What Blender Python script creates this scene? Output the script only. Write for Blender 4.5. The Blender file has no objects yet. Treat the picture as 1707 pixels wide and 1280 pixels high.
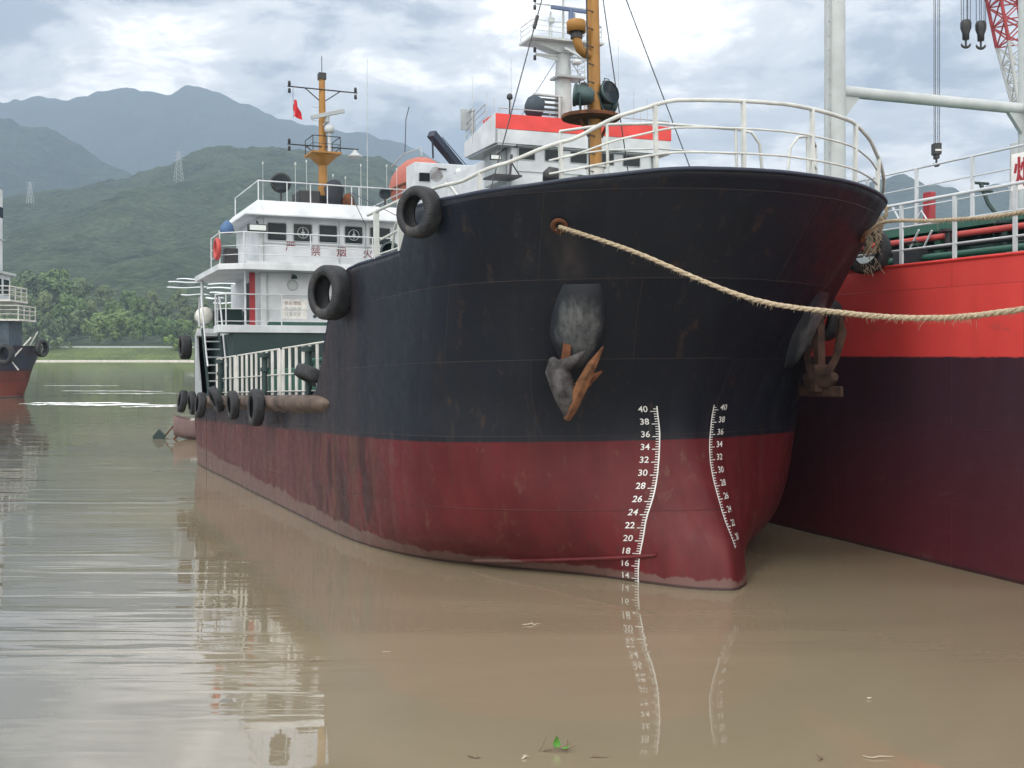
import bpy, bmesh, math, random
from mathutils import Vector, Matrix, noise, Euler
random.seed(7)
sc = bpy.context.scene
COL = sc.collection
PI = math.pi
# ------------------------------------------------------------------ camera, sky, sun
cam = bpy.data.objects.new("camera", bpy.data.cameras.new("camera"))
COL.objects.link(cam)
cam.location = (0, 0, 3.56); cam.rotation_euler = (PI/2, 0, 0)
cam.data.sensor_fit = 'HORIZONTAL'; cam.data.sensor_width = 36.0
cam.data.lens = 36.0*1900/1707
cam.data.shift_y = -50/1707
cam.data.clip_start = 0.1; cam.data.clip_end = 60000
sc.camera = cam
SUN_EL, SUN_AZ = math.radians(52), math.radians(215)     # azimuth measured clockwise from +Y
world = bpy.data.worlds.new("World"); sc.world = world; world.use_nodes = True
nt = world.node_tree; nt.nodes.clear()
def N(nt, t, **k):
    n = nt.nodes.new(t)
    for a, v in k.items():
        if a == 'inp':
            for i, x in v.items(): n.inputs[i].default_value = x
        else: setattr(n, a, v)
    return n
L = lambda nt, a, b: nt.links.new(a, b)
sky = N(nt, 'ShaderNodeTexSky', sky_type='NISHITA', sun_disc=False, sun_elevation=SUN_EL, sun_rotation=SUN_AZ)
bg1 = N(nt, 'ShaderNodeBackground', inp={1: 0.10}); L(nt, sky.outputs[0], bg1.inputs[0])
tc = N(nt, 'ShaderNodeTexCoord'); sep = N(nt, 'ShaderNodeSeparateXYZ'); L(nt, tc.outputs['Generated'], sep.inputs[0])
def M2(nt, op, a, b=None, c=None):
    n = N(nt, 'ShaderNodeMath', operation=op)
    for i, x in enumerate((a, b, c)):
        if x is None: continue
        if isinstance(x, (int, float)): n.inputs[i].default_value = x
        else: L(nt, x, n.inputs[i])
    return n.outputs[0]
zz = M2(nt, 'ADD', M2(nt, 'MAXIMUM', sep.outputs[2], 0.0), 0.22)
cmb = N(nt, 'ShaderNodeCombineXYZ')
L(nt, M2(nt, 'DIVIDE', sep.outputs[0], zz), cmb.inputs[0]); L(nt, M2(nt, 'DIVIDE', sep.outputs[1], zz), cmb.inputs[1]); cmb.inputs[2].default_value = 4.3
n1 = N(nt, 'ShaderNodeTexNoise', inp={'Scale': 1.7, 'Detail': 8.0, 'Roughness': 0.52, 'Distortion': 0.25}); L(nt, cmb.outputs[0], n1.inputs['Vector'])
n2 = N(nt, 'ShaderNodeTexNoise', inp={'Scale': 5.0, 'Detail': 6.0, 'Roughness': 0.6, 'Distortion': 0.3}); L(nt, cmb.outputs[0], n2.inputs['Vector'])
mixv = M2(nt, 'ADD', M2(nt, 'MULTIPLY', n1.outputs[0], 0.62), M2(nt, 'MULTIPLY', n2.outputs[0], 0.38))
rp = N(nt, 'ShaderNodeValToRGB'); L(nt, mixv, rp.inputs[0])
cr = rp.color_ramp; cr.interpolation = 'EASE'
cr.elements[0].position = 0.41; cr.elements[0].color = (0.70, 0.73, 0.80, 1)
cr.elements[1].position = 0.59; cr.elements[1].color = (3.7, 3.5, 3.2, 1)
e = cr.elements.new(0.49); e.color = (1.72, 1.68, 1.60, 1)
bg2 = N(nt, 'ShaderNodeBackground', inp={1: 1.0}); L(nt, rp.outputs[0], bg2.inputs[0])
# holes to the blue sky are rare and thin
hole = N(nt, 'ShaderNodeMapRange', inp={1: 0.30, 2: 0.42, 3: 0.75, 4: 1.0}); L(nt, n1.outputs[0], hole.inputs[0])
ms = N(nt, 'ShaderNodeMixShader'); L(nt, hole.outputs[0], ms.inputs[0]); L(nt, bg1.outputs[0], ms.inputs[1]); L(nt, bg2.outputs[0], ms.inputs[2])
wo = N(nt, 'ShaderNodeOutputWorld'); L(nt, ms.outputs[0], wo.inputs[0])
sun = bpy.data.objects.new("sun", bpy.data.lights.new("sun", 'SUN')); COL.objects.link(sun)
sun.data.energy = 1.0; sun.data.angle = math.radians(12); sun.data.color = (1, 0.96, 0.9)
sd = Vector((math.sin(SUN_AZ)*math.cos(SUN_EL), math.cos(SUN_AZ)*math.cos(SUN_EL), math.sin(SUN_EL)))
sun.rotation_euler = sd.to_track_quat('Z', 'Y').to_euler()
sc.view_settings.view_transform = 'Standard'; sc.view_settings.look = 'None'
sc.view_settings.exposure = 0.14; sc.view_settings.gamma = 1.0
sc.render.engine = 'CYCLES'
sc.cycles.use_denoising = True
sc.cycles.max_bounces = 6; sc.cycles.volume_bounces = 1
# ------------------------------------------------------------------ geometry helpers
class G:
    def __init__(s): s.v = []; s.f = []; s.sm = []
    def add(s, vs, fs, smooth=False):
        o = len(s.v); s.v += [tuple(v) for v in vs]
        for f in fs: s.f.append(tuple(i+o for i in f)); s.sm.append(smooth)
        return s
    def box(s, x0, x1, y0, y1, z0, z1, M=None):
        vs = [Vector((x, y, z)) for x in (x0, x1) for y in (y0, y1) for z in (z0, z1)]
        if M: vs = [M @ v for v in vs]
        return s.add(vs, [(0,1,3,2),(4,6,7,5),(0,4,5,1),(2,3,7,6),(0,2,6,4),(1,5,7,3)])
    def bar(s, p0, p1, w, h=None, up=(0,0,1)):
        h = h or w; p0 = Vector(p0); p1 = Vector(p1); d = (p1-p0).normalized()
        u = Vector(up)
        if abs(d.dot(u)) > .98: u = Vector((1,0,0))
        a = d.cross(u).normalized(); b = a.cross(d)
        vs = [p + a*sx*w/2 + b*sy*h/2 for p in (p0, p1) for sx, sy in ((-1,-1),(1,-1),(1,1),(-1,1))]
        return s.add(vs, [(0,1,2,3)[::-1],(4,5,6,7),(0,4,5,1)[::-1],(1,5,6,2)[::-1],(2,6,7,3)[::-1],(3,7,4,0)[::-1]])
    def tube(s, pts, r, n=8, cap=True, closed=False):
        pts = [Vector(p) for p in pts]; m = len(pts); rs = r if isinstance(r, (list, tuple)) else [r]*m
        ref = None; vs = []
        for i, p in enumerate(pts):
            if closed: d = pts[(i+1) % m]-pts[i-1]
            else: d = pts[min(i+1, m-1)]-pts[max(i-1, 0)]
            d.normalize()
            if ref is None:
                ref = Vector((0,0,1)) if abs(d.z) < .9 else Vector((1,0,0))
            a = d.cross(ref)
            if a.length < 1e-4: a = d.cross(Vector((.3,.9,.1)))
            a.normalize(); b = a.cross(d).normalized(); ref = b
            for k in range(n):
                t = 2*PI*k/n; vs.append(p+(a*math.cos(t)+b*math.sin(t))*rs[i])
        fs = []
        for i in range(m if closed else m-1):
            j = (i+1) % m
            for k in range(n):
                k2 = (k+1) % n; fs.append((i*n+k, i*n+k2, j*n+k2, j*n+k))
        s.add(vs, fs, True)
        if cap and not closed:
            s.add(vs[:n], [tuple(range(n))[::-1]]); s.add(vs[-n:], [tuple(range(n))])
        return s
    def cyl(s, p0, p1, r0, r1=None, n=16, cap=True): return s.tube([p0, p1], [r0, r1 if r1 is not None else r0], n, cap)
    def lathe(s, prof, c=(0,0,0), axis=(0,0,1), n=20):
        q = Vector((0,0,1)).rotation_difference(Vector(axis)); c = Vector(c); vs = []
        for r, h in prof:
            for k in range(n):
                t = 2*PI*k/n; vs.append(c + q @ Vector((r*math.cos(t), r*math.sin(t), h)))
        fs = [(i*n+k, i*n+(k+1) % n, (i+1)*n+(k+1) % n, (i+1)*n+k) for i in range(len(prof)-1) for k in range(n)]
        return s.add(vs, fs, True)
    def grid(s, rows, smooth=True, close=False):
        m = len(rows[0]); vs = [p for r in rows for p in r]
        fs = [(i*m+k, i*m+k+1, (i+1)*m+k+1, (i+1)*m+k) for i in range(len(rows)-1) for k in range(m-1)]
        return s.add(vs, fs, smooth)
    def prism(s, poly, z0, z1):            # poly: (x,y) list, counter-clockwise
        n = len(poly); vs = [(x, y, z0) for x, y in poly]+[(x, y, z1) for x, y in poly]
        fs = [tuple(range(n))[::-1], tuple(range(n, 2*n))]+[(i, (i+1) % n, n+(i+1) % n, n+i) for i in range(n)]
        return s.add(vs, fs)
    def build(s, name, mat, parent=None, bevel=0, **tags):
        me = bpy.data.meshes.new(name); me.from_pydata(s.v, [], s.f); me.validate()
        if len(me.polygons) == len(s.sm): me.polygons.foreach_set('use_smooth', s.sm)
        me.materials.append(mat); o = bpy.data.objects.new(name, me); COL.objects.link(o)
        if parent: o.parent = parent
        if bevel:
            b = o.modifiers.new('b', 'BEVEL'); b.width = bevel; b.segments = 2; b.limit_method = 'ANGLE'; b.harden_normals = False
        for k, v in tags.items(): o[k] = v
        return o
def tag(o, label=None, cat=None, group=None, kind=None):
    if label: o['label'] = label
    if cat: o['category'] = cat
    if group: o['group'] = group
    if kind: o['kind'] = kind
    return o
def empty(name, M=None, **k):
    o = bpy.data.objects.new(name, None); COL.objects.link(o); o.empty_display_size = .2
    if M is not None: o.matrix_basis = M
    return tag(o, **k)
def copy_tree(o, parent=None):
    c = o.copy(); COL.objects.link(c); c.parent = parent
    for ch in [x for x in o.children]: copy_tree(ch, c)
    return c
# ------------------------------------------------------------------ materials
def base(name):
    m = bpy.data.materials.new(name); m.use_nodes = True; nt = m.node_tree
    return m, nt, nt.nodes['Principled BSDF']
def mixc(nt, fac, a, b):
    n = N(nt, 'ShaderNodeMix', data_type='RGBA')
    for i, x in ((0, fac), (6, a), (7, b)):
        if isinstance(x, (int, float)): n.inputs[i].default_value = x
        elif isinstance(x, tuple): n.inputs[i].default_value = (*x, 1)
        else: L(nt, x, n.inputs[i])
    return n.outputs[2]
def nz(nt, vec, scale, detail=4, rough=.55, dist=0, sx=1, sy=1, sz=1):
    mp = N(nt, 'ShaderNodeMapping'); mp.inputs['Scale'].default_value = (sx, sy, sz); L(nt, vec, mp.inputs[0])
    n = N(nt, 'ShaderNodeTexNoise', inp={'Scale': scale, 'Detail': detail, 'Roughness': rough, 'Distortion': dist}); L(nt, mp.outputs[0], n.inputs['Vector'])
    return n.outputs[0]
def ramp(nt, v, lo, hi, a=0., b=1.):
    n = N(nt, 'ShaderNodeMapRange', inp={1: lo, 2: hi, 3: a, 4: b}); L(nt, v, n.inputs[0]); return n.outputs[0]
def bump(nt, bs, h, st=.2, dist=.02):
    b = N(nt, 'ShaderNodeBump', inp={'Strength': st, 'Distance': dist}); L(nt, h, b.inputs['Height']); L(nt, b.outputs[0], bs.inputs['Normal'])
def paint(name, c, rough=.5, metal=0, dirt=(.16, .09, .05), amt=.35, streak=.3, scale=1.0, var=.12, spec=.4):
    """painted steel: colour drift, vertical rust runs, chipped spots"""
    m, nt, b = base(name); o = N(nt, 'ShaderNodeTexCoord').outputs['Object']
    drift = nz(nt, o, 1.3*scale, 5)
    c0 = tuple(min(1, x*(1+var)) for x in c); c1 = tuple(x*(1-var*1.6) for x in c)
    col = mixc(nt, ramp(nt, drift, .3, .7), c1, c0)
    st = nz(nt, o, 3.0*scale, 5, .6, 0, 1, 1, .13)
    col = mixc(nt, ramp(nt, st, .62, .78, 0, streak), col, dirt)
    sp = nz(nt, o, 9*scale, 6, .65)
    col = mixc(nt, ramp(nt, sp, .66, .72, 0, amt), col, tuple(x*.6 for x in dirt))
    L(nt, col, b.inputs['Base Color']); L(nt, ramp(nt, sp, .3, .7, rough-.08, rough+.2), b.inputs['Roughness'])
    b.inputs['Metallic'].default_value = metal; b.inputs['Specular IOR Level'].default_value = spec
    bump(nt, b, sp, .25, .004*scale)
    return m
def plain(name, c, rough=.6, metal=0, var=.15, scale=6, bmp=.2):
    m, nt, b = base(name); o = N(nt, 'ShaderNodeTexCoord').outputs['Object']; n = nz(nt, o, scale, 5)
    L(nt, mixc(nt, ramp(nt, n, .3, .7), tuple(x*(1-var) for x in c), tuple(min(1, x*(1+var)) for x in c)), b.inputs['Base Color'])
    b.inputs['Roughness'].default_value = rough; b.inputs['Metallic'].default_value = metal
    bump(nt, b, n, bmp, .01); return m
WHITE = paint('white_paint', (.53, .565, .60), .42, streak=.45, amt=.35, dirt=(.26, .17, .10))
WHITE_CLEAN = paint('white_ship_paint', (.50, .54, .58), .42, streak=.22, amt=.12, dirt=(.34, .25, .18))
RAILW = paint('rail_paint', (.50, .53, .52), .45, streak=.35, amt=.5, dirt=(.25, .14, .08), scale=3)
RUSTW = paint('worn_white_paint', (.53, .53, .51), .55, streak=.6, amt=.7, dirt=(.28, .14, .07), scale=2)
REDBAND = paint('red_band_paint', (.62, .05, .045), .45, streak=.1, amt=.1)
GREENP = paint('green_deck_paint', (.03, .10, .075), .5, streak=.2, amt=.3)
DARKG = paint('dark_green_paint', (.018, .04, .04), .55, streak=.3, amt=.3, dirt=(.08,.04,.03))
OCHRE = paint('ochre_mast_paint', (.31, .155, .035), .45, streak=.35, amt=.3, dirt=(.14, .07, .03), scale=2)
NAVY = paint('navy_paint', (.02, .03, .055), .5, streak=.1, amt=.2)
BLACK = plain('black_fitting', (.018, .02, .024), .5)
RUBBER = plain('tyre_rubber', (.014, .016, .02), .72, var=.5, scale=12, bmp=.5)
ORANGE = paint('lifeboat_orange', (.40, .115, .08), .5, streak=.35, amt=.35, dirt=(.3, .12, .08))
GREY = paint('grey_paint', (.34, .38, .40), .5, streak=.3, amt=.25)
PALEGREY = paint('pale_grey_post_paint', (.42, .46, .47), .5, streak=.35, amt=.25, dirt=(.25, .2, .16))
RUST = paint('rusty_steel', (.12, .045, .02), .85, streak=.5, amt=.6, dirt=(.05, .03, .02), scale=3, var=.4)
ROSTY = paint('orange_rust', (.125, .055, .024), .85, streak=.5, amt=.6, dirt=(.08, .04, .02), scale=4, var=.4)
BRONZ = plain('searchlight_shell', (.05, .085, .09), .45, .4)
WIRE = plain('wire_rope', (.03, .035, .045), .6)
MARK = paint('mark_white', (.62, .64, .64), .5, streak=.35, amt=.75, dirt=(.3, .2, .2), scale=3)
REDPIPE = paint('red_pipe_paint', (.42, .06, .055), .5, streak=.4, amt=.5)
CRANER = paint('crane_red', (.30, .04, .05), .5)
REDINK = plain('red_lettering', (.30, .02, .03), .5)
DARKRED = plain('maroon_lettering', (.16, .025, .04), .5)
m, nt, b = base('window_glass'); b.inputs['Specular IOR Level'].default_value = .15; b.inputs['Base Color'].default_value = (.012, .02, .026, 1); b.inputs['Roughness'].default_value = .08; GLASS = m
m, nt, b = base('lamp_glass'); b.inputs['Base Color'].default_value = (.55, .6, .6, 1); b.inputs['Roughness'].default_value = .15; LENS = m
CLOTHB = plain('blue_tarp', (.06, .13, .26), .7, scale=15)
FLAGR = plain('flag_cloth', (.50, .01, .02), .7)
# rope
m, nt, b = base('manila_rope'); o = N(nt, 'ShaderNodeTexCoord').outputs['Object']
n = nz(nt, o, 30, 5, .7); L(nt, mixc(nt, ramp(nt, n, .3, .7), (.20, .15, .09), (.52, .44, .32)), b.inputs['Base Color']); b.inputs['Roughness'].default_value = .9
bump(nt, b, n, .8, .02); ROPE = m
# main hull paint
def seams(nt, z, gi):
    cv = N(nt, 'ShaderNodeCombineXYZ'); L(nt, gi, cv.inputs[0]); L(nt, z, cv.inputs[1])
    bk = N(nt, 'ShaderNodeTexBrick', offset=.5, inp={'Scale': 1.0, 'Mortar Size': .010, 'Mortar Smooth': .6, 'Bias': 0, 'Brick Width': 3.1, 'Row Height': 1.17, 'Color1': (0,0,0,1), 'Color2': (1,1,1,1), 'Mortar': (.5,.5,.5,1)}); L(nt, cv.outputs[0], bk.inputs['Vector'])
    fr = M2(nt, 'ABSOLUTE', M2(nt, 'SINE', M2(nt, 'MULTIPLY', gi, PI/.62)))
    return bk.outputs['Fac'], bk.outputs['Color'], fr
def hull_paint(name, top_c, bot_c, zsplit, stain_from=5., wear=1.0, trim=.034):
    m, nt, b = base(name); o = N(nt, 'ShaderNodeTexCoord').outputs['Object']
    s = N(nt, 'ShaderNodeSeparateXYZ'); L(nt, o, s.inputs[0]); x, y, z = s.outputs
    seam, seamc, frm = seams(nt, z, N(nt, 'ShaderNodeAttribute', attribute_name='girth').outputs['Fac'])
    drift = nz(nt, o, .8, 6, .6); fine = nz(nt, o, 6, 7, .65); run = nz(nt, o, 2.2, 6, .6, 0, 1, 1, .06); run2 = nz(nt, o, 5.5, 5, .6, 0, 1, 1, .10)
    aft = ramp(nt, x, stain_from, stain_from+5)
    top = mixc(nt, ramp(nt, drift, .3, .7), tuple(q*.8 for q in top_c), tuple(q*1.25 for q in top_c))
    top = mixc(nt, M2(nt, 'MULTIPLY', ramp(nt, run, .35, .65, .15, .9), M2(nt, 'MULTIPLY', M2(nt, 'MULTIPLY_ADD', aft, .9, .06), wear)), top, (.05, .033, .034))
    top = mixc(nt, ramp(nt, fine, .62, .74, 0, .35), top, (.03, .037, .045))
    top = mixc(nt, ramp(nt, run2, .60, .74, 0, .4), top, (.050, .036, .030))
    if trim:      # chafe and rust run from each mooring pipe down to the anchor pocket
        ay = M2(nt, 'ABSOLUTE', y); dd = M2(nt, 'ABSOLUTE', M2(nt, 'SUBTRACT', ay, M2(nt, 'MULTIPLY_ADD', M2(nt, 'SUBTRACT', z, 4.6), .55, 2.28)))
        mk = M2(nt, 'MULTIPLY', ramp(nt, dd, .26, .03), M2(nt, 'MULTIPLY', ramp(nt, z, 4.55, 4.8), M2(nt, 'MULTIPLY', ramp(nt, z, 5.5, 5.3), ramp(nt, x, 2.2, 1.9))))
        top = mixc(nt, M2(nt, 'MULTIPLY', mk, ramp(nt, run2, .35, .6, .25, .8)), top, (.040, .034, .034))
    bot = mixc(nt, ramp(nt, drift, .3, .7), tuple(q*.75 for q in bot_c), tuple(q*1.3 for q in bot_c))
    bot = mixc(nt, M2(nt, 'MULTIPLY', aft, .62), bot, (.085, .042, .040))
    patch = M2(nt, 'MULTIPLY', ramp(nt, x, 4.5, 6.0), ramp(nt, x, 11, 8.5)); bot = mixc(nt, M2(nt, 'MULTIPLY', patch, ramp(nt, nz(nt, o, 1.9, 7, .72, .6, 1, 1, .40), .47, .53, 0, .85)), bot, (.016, .009, .008)); bot = mixc(nt, M2(nt, 'MULTIPLY', patch, ramp(nt, run, .5, .60, 0, .55)), bot, (.13, .07, .04))
    bot = mixc(nt, ramp(nt, run, .40, .70, 0, .45), bot, tuple(q*.42 for q in bot_c))
    bot = mixc(nt, M2(nt, 'MULTIPLY', ramp(nt, run2, .48, .62), M2(nt, 'MULTIPLY_ADD', aft, .45*wear, .10)), bot, (.10, .05, .042))
    top = mixc(nt, M2(nt, 'MULTIPLY', seamc, .22), top, (.03, .034, .04)); bot = mixc(nt, M2(nt, 'MULTIPLY', seamc, .25), bot, tuple(q*.6 for q in bot_c))
    scr = nz(nt, o, 3.5, 7, .7, .4, 1, 1, .5); top = mixc(nt, ramp(nt, scr, .60, .68, 0, .45), top, (.06, .036, .026)); bot = mixc(nt, ramp(nt, scr, .59, .66, 0, .55), bot, (.11, .055, .038))
    bot = mixc(nt, M2(nt, 'MULTIPLY', ramp(nt, fine, .60, .68), ramp(nt, z, .3, 1.9, .55*wear, .12)), bot, (.05, .028, .022))
    jz = M2(nt, 'MULTIPLY_ADD', M2(nt, 'SUBTRACT', fine, .5), .03, z)
    st = ramp(nt, jz, zsplit-.012, zsplit+.012)
    col = mixc(nt, st, bot, top)
    # dried mud scum just above the river
    zw = M2(nt, 'MULTIPLY_ADD', x, -trim, z)
    jag = M2(nt, 'MULTIPLY_ADD', M2(nt, 'SUBTRACT', run, .5), .35, M2(nt, 'MULTIPLY_ADD', M2(nt, 'SUBTRACT', fine, .5), .15, zw))
    jag = M2(nt, 'MULTIPLY_ADD', x, -.020, jag)
    col = mixc(nt, ramp(nt, jag, .12, .15, .6, 0), col, (.15, .11, .095))
    col = mixc(nt, M2(nt, 'MULTIPLY', seam, .4), col, (.045, .03, .026))
    col = mixc(nt, ramp(nt, zw, .035, .05, .85, 0), col, (.03, .02, .02))
    L(nt, col, b.inputs['Base Color']); L(nt, ramp(nt, fine, .3, .7, .36, .6), b.inputs['Roughness']); b.inputs['Specular IOR Level'].default_value = .24
    dents = nz(nt, o, 1.1, 3, .5, 0, 1, 1, .7)
    wv = N(nt, 'ShaderNodeTexWave', wave_type='BANDS', bands_direction='X', inp={'Scale': .32, 'Distortion': .6, 'Detail': 1.0}); L(nt, o, wv.inputs['Vector'])
    wl = N(nt, 'ShaderNodeTexWave', wave_type='BANDS', bands_direction='Z', wave_profile='SAW', inp={'Scale': .2, 'Distortion': .1}); L(nt, o, wl.inputs['Vector'])
    h = M2(nt, 'MULTIPLY_ADD', frm, .24, M2(nt, 'MULTIPLY_ADD', fine, .07, M2(nt, 'MULTIPLY_ADD', seam, .22, dents)))
    bump(nt, b, h, .62, .06)
    return m
HULLM = hull_paint('black_and_red_hull_paint', (.0028, .0060, .0125), (.100, .0125, .0165), 2.25, 4.5)
# red ship hull
def hull_paint2():
    m, nt, b = base('red_hull_paint'); o = N(nt, 'ShaderNodeTexCoord').outputs['Object']
    s = N(nt, 'ShaderNodeSeparateXYZ'); L(nt, o, s.inputs[0]); x, y, z = s.outputs
    seam, seamc, frm = seams(nt, z, x)
    drift = nz(nt, o, .5, 5); fine = nz(nt, o, 5, 6, .65); run = nz(nt, o, 1.6, 6, .6, 0, 1, 1, .05)
    top = mixc(nt, ramp(nt, drift, .3, .7), (.52, .045, .045), (.64, .070, .062))
    top = mixc(nt, ramp(nt, run, .62, .8, 0, .25), top, (.35, .04, .035))
    bot = mixc(nt, ramp(nt, z, .2, 2.6), (.070, .010, .016), (.040, .018, .028))
    bot = mixc(nt, ramp(nt, run, .4, .7, 0, .35), bot, (.045, .012, .022))
    bot = mixc(nt, ramp(nt, fine, .62, .74, 0, .3), bot, (.09, .05, .06))
    scr = nz(nt, o, 2.2, 7, .72, .5, .35, 1, 1); bot = mixc(nt, ramp(nt, scr, .62, .70, 0, .4), bot, (.12, .06, .065)); top = mixc(nt, ramp(nt, scr, .60, .68, 0, .45), top, (.30, .07, .06))
    top = mixc(nt, M2(nt, 'MULTIPLY', seamc, .2), top, (.42, .05, .05)); bot = mixc(nt, M2(nt, 'MULTIPLY', seamc, .3), bot, (.03, .014, .022))
    jz = M2(nt, 'MULTIPLY_ADD', M2(nt, 'SUBTRACT', fine, .5), .07, z)
    col = mixc(nt, ramp(nt, jz, 3.49, 3.51), bot, top)
    col = mixc(nt, M2(nt, 'MULTIPLY', seam, .3), col, (.06, .015, .02))
    col = mixc(nt, ramp(nt, z, .05, .075, .7, 0), col, (.02, .012, .014))
    L(nt, col, b.inputs['Base Color']); L(nt, ramp(nt, fine, .3, .7, .32, .5), b.inputs['Roughness'])
    bump(nt, b, M2(nt, 'MULTIPLY_ADD', frm, .12, M2(nt, 'MULTIPLY_ADD', seam, .2, M2(nt, 'MULTIPLY_ADD', fine, .05, nz(nt, o, .9, 3)))), .4, .05)
    return m
HULLR = hull_paint2()
# water
m, nt, b = base('river_water'); o = N(nt, 'ShaderNodeTexCoord').outputs['Object']
s = N(nt, 'ShaderNodeSeparateXYZ'); L(nt, o, s.inputs[0]); x, y, z = s.outputs
mud = nz(nt, o, .16, 6, .6, .8, .6, 1)
nearc = mixc(nt, ramp(nt, mud, .3, .7), (.185, .156, .106), (.270, .228, .155))
openc = mixc(nt, ramp(nt, mud, .3, .7), (.042, .054, .050), (.062, .074, .066))
body = mixc(nt, ramp(nt, M2(nt, 'MULTIPLY_ADD', y, .42, x), 2.0, -4.0), openc, nearc)
body = mixc(nt, ramp(nt, M2(nt, 'MULTIPLY_ADD', y, .42, x), -4.0, 3.0), openc, nearc)
L(nt, body, b.inputs['Base Color']); b.inputs['Roughness'].default_value = .012; b.inputs['IOR'].default_value = 2.05
def wav(scale, sx, sy, det=2, rough=.5, rot=0, dist=0):
    mp = N(nt, 'ShaderNodeMapping'); mp.inputs['Scale'].default_value = (sx, sy, 1); mp.inputs['Rotation'].default_value = (0, 0, rot); L(nt, o, mp.inputs[0])
    n = N(nt, 'ShaderNodeTexNoise', inp={'Scale': scale, 'Detail': det, 'Roughness': rough, 'Distortion': dist}); L(nt, mp.outputs[0], n.inputs['Vector']); return n.outputs[0]
# calm in the lee between the hulls, sparse thin ripples and a slow swell in the open river
open_ = ramp(nt, M2(nt, 'MULTIPLY_ADD', y, .30, x), 3.4, -.8, .20, 1.0)
c1 = ramp(nt, wav(1.55, .11, 1.0, 2, .5, .05, .25), .56, .80); c2 = ramp(nt, wav(3.4, .10, 1.0, 2, .5, -.03, .2), .60, .84); c3 = ramp(nt, wav(2.3, .12, 1.0, 2, .5, .0, .2), .44, .20)
band = ramp(nt, wav(.10, .30, 1.3, 3, .6), .42, .62, .15, 1.0)
zone = M2(nt, 'MULTIPLY', ramp(nt, y, 10.5, 14, .22, 1.0), ramp(nt, y, 24, 40, 1.0, .45))
h = M2(nt, 'ADD', M2(nt, 'MULTIPLY', c1, .36), M2(nt, 'MULTIPLY_ADD', c2, .13, M2(nt, 'MULTIPLY', c3, -.16)))
h = M2(nt, 'MULTIPLY', h, M2(nt, 'MULTIPLY', zone, band))
swell = M2(nt, 'MULTIPLY_ADD', wav(.45, .45, 1.0, 1, .4, .12), .34, M2(nt, 'MULTIPLY', wav(1.4, .25, 1.0, 2, .5, .03), .085))
h = M2(nt, 'MULTIPLY', M2(nt, 'ADD', h, swell), open_)
h = M2(nt, 'MULTIPLY_ADD', wav(9, .35, 1.0, 3, .6), .0025, h)
bump(nt, b, h, 1.0, .06)
WATER = m
# ------------------------------------------------------------------ water and land
g = G()
ys = [-60, -20, 0, 10, 20, 40, 80, 160, 320, 640, 1500, 4000, 8800]
xs = [-8500, -3000, -1000, -300, -100, -30, 0, 30, 100, 300, 1000, 3000, 8500]
g.grid([[(x, y, 0) for x in xs] for y in ys], False)
tag(g.build('water', WATER), kind='structure')

def hillmat(name, cd, cl, sc_, bscale):
    m, nt, b = base(name); o = N(nt, 'ShaderNodeTexCoord').outputs['Object']
    big = nz(nt, o, sc_*.12, 5, .6); v = N(nt, 'ShaderNodeTexVoronoi', inp={'Scale': sc_*1.2, 'Randomness': 1.0}); L(nt, o, v.inputs['Vector'])
    fn = nz(nt, o, sc_, 6, .7)
    c = mixc(nt, ramp(nt, fn, .40, .60), cd, cl)
    md = nz(nt, o, sc_*.4, 6, .65, 0, 1, 1, 1.6); c = mixc(nt, ramp(nt, md, .42, .58, 0, .6), c, tuple(q*.75 for q in cd))
    c = mixc(nt, ramp(nt, big, .35, .65, 0, .55), c, tuple(q*1.5 for q in cl))
    c = mixc(nt, ramp(nt, v.outputs['Distance'], .2, .9, 0, .45), c, tuple(q*.35 for q in cd))
    L(nt, c, b.inputs['Base Color']); b.inputs['Roughness'].default_value = .95; b.inputs['Specular IOR Level'].default_value = .1
    bump(nt, b, M2(nt, 'SUBTRACT', fn, v.outputs['Distance']), .6, bscale); return m
HB = hillmat('near_hill_forest', (.018, .032, .018), (.080, .108, .055), .11, 6)
HA = hillmat('far_hill_forest', (.016, .032, .014), (.055, .08, .035), .035, 14)
CX, HY, FF, HH = 853.5, 590., 1900., 3.56
def interp(pts, x):
    if x <= pts[0][0]: return pts[0][1]
    for (x0, y0), (x1, y1) in zip(pts, pts[1:]):
        if x <= x1:
            t = (x-x0)/(x1-x0); t = t*t*(3-2*t)*.5+t*.5; return y0+(y1-y0)*t
    return pts[-1][1]
def ridge(name, crest, Yc, Y0, back, cols, rows, mat, rough, seed, x0=-500, x1=2300, gully=.18, lift=0):
    g = G(); R = []
    for j in range(rows+1):
        t = j/rows; tt = t/.8
        Y = Y0+(Yc-Y0)*tt if tt <= 1 else Yc+(tt-1)*4*back
        row = []
        for i in range(cols+1):
            px = x0+(x1-x0)*i/cols; X = (px-CX)/FF*Yc*1.0*(.55+.45*min(1, Y/Yc))
            hc = HH+(HY-interp(crest, px))*Yc/FF
            if tt <= 1:
                pr = tt**1.15*(1-.0*tt)
                z = lift*(1-tt)+hc*pr
            else: z = hc*(1-(tt-1)*1.2)
            n = noise.fractal(Vector((X/Yc*9+seed, Y/Yc*5, seed)), 1., 2., 5)
            z += n*hc*gully*min(1, tt*(1.15-min(tt, 1))*3.2 if tt <= 1 else .4)
            z += noise.fractal(Vector((X/rough, Y/rough, seed)), 1., 2., 3)*rough*.22*min(1, t*6)
            row.append((X, Y, max(z, -0.5) if j else -0.5))
        R.append(row)
    g.grid(R, True)
    return tag(g.build(name, mat), kind='structure')
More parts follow.
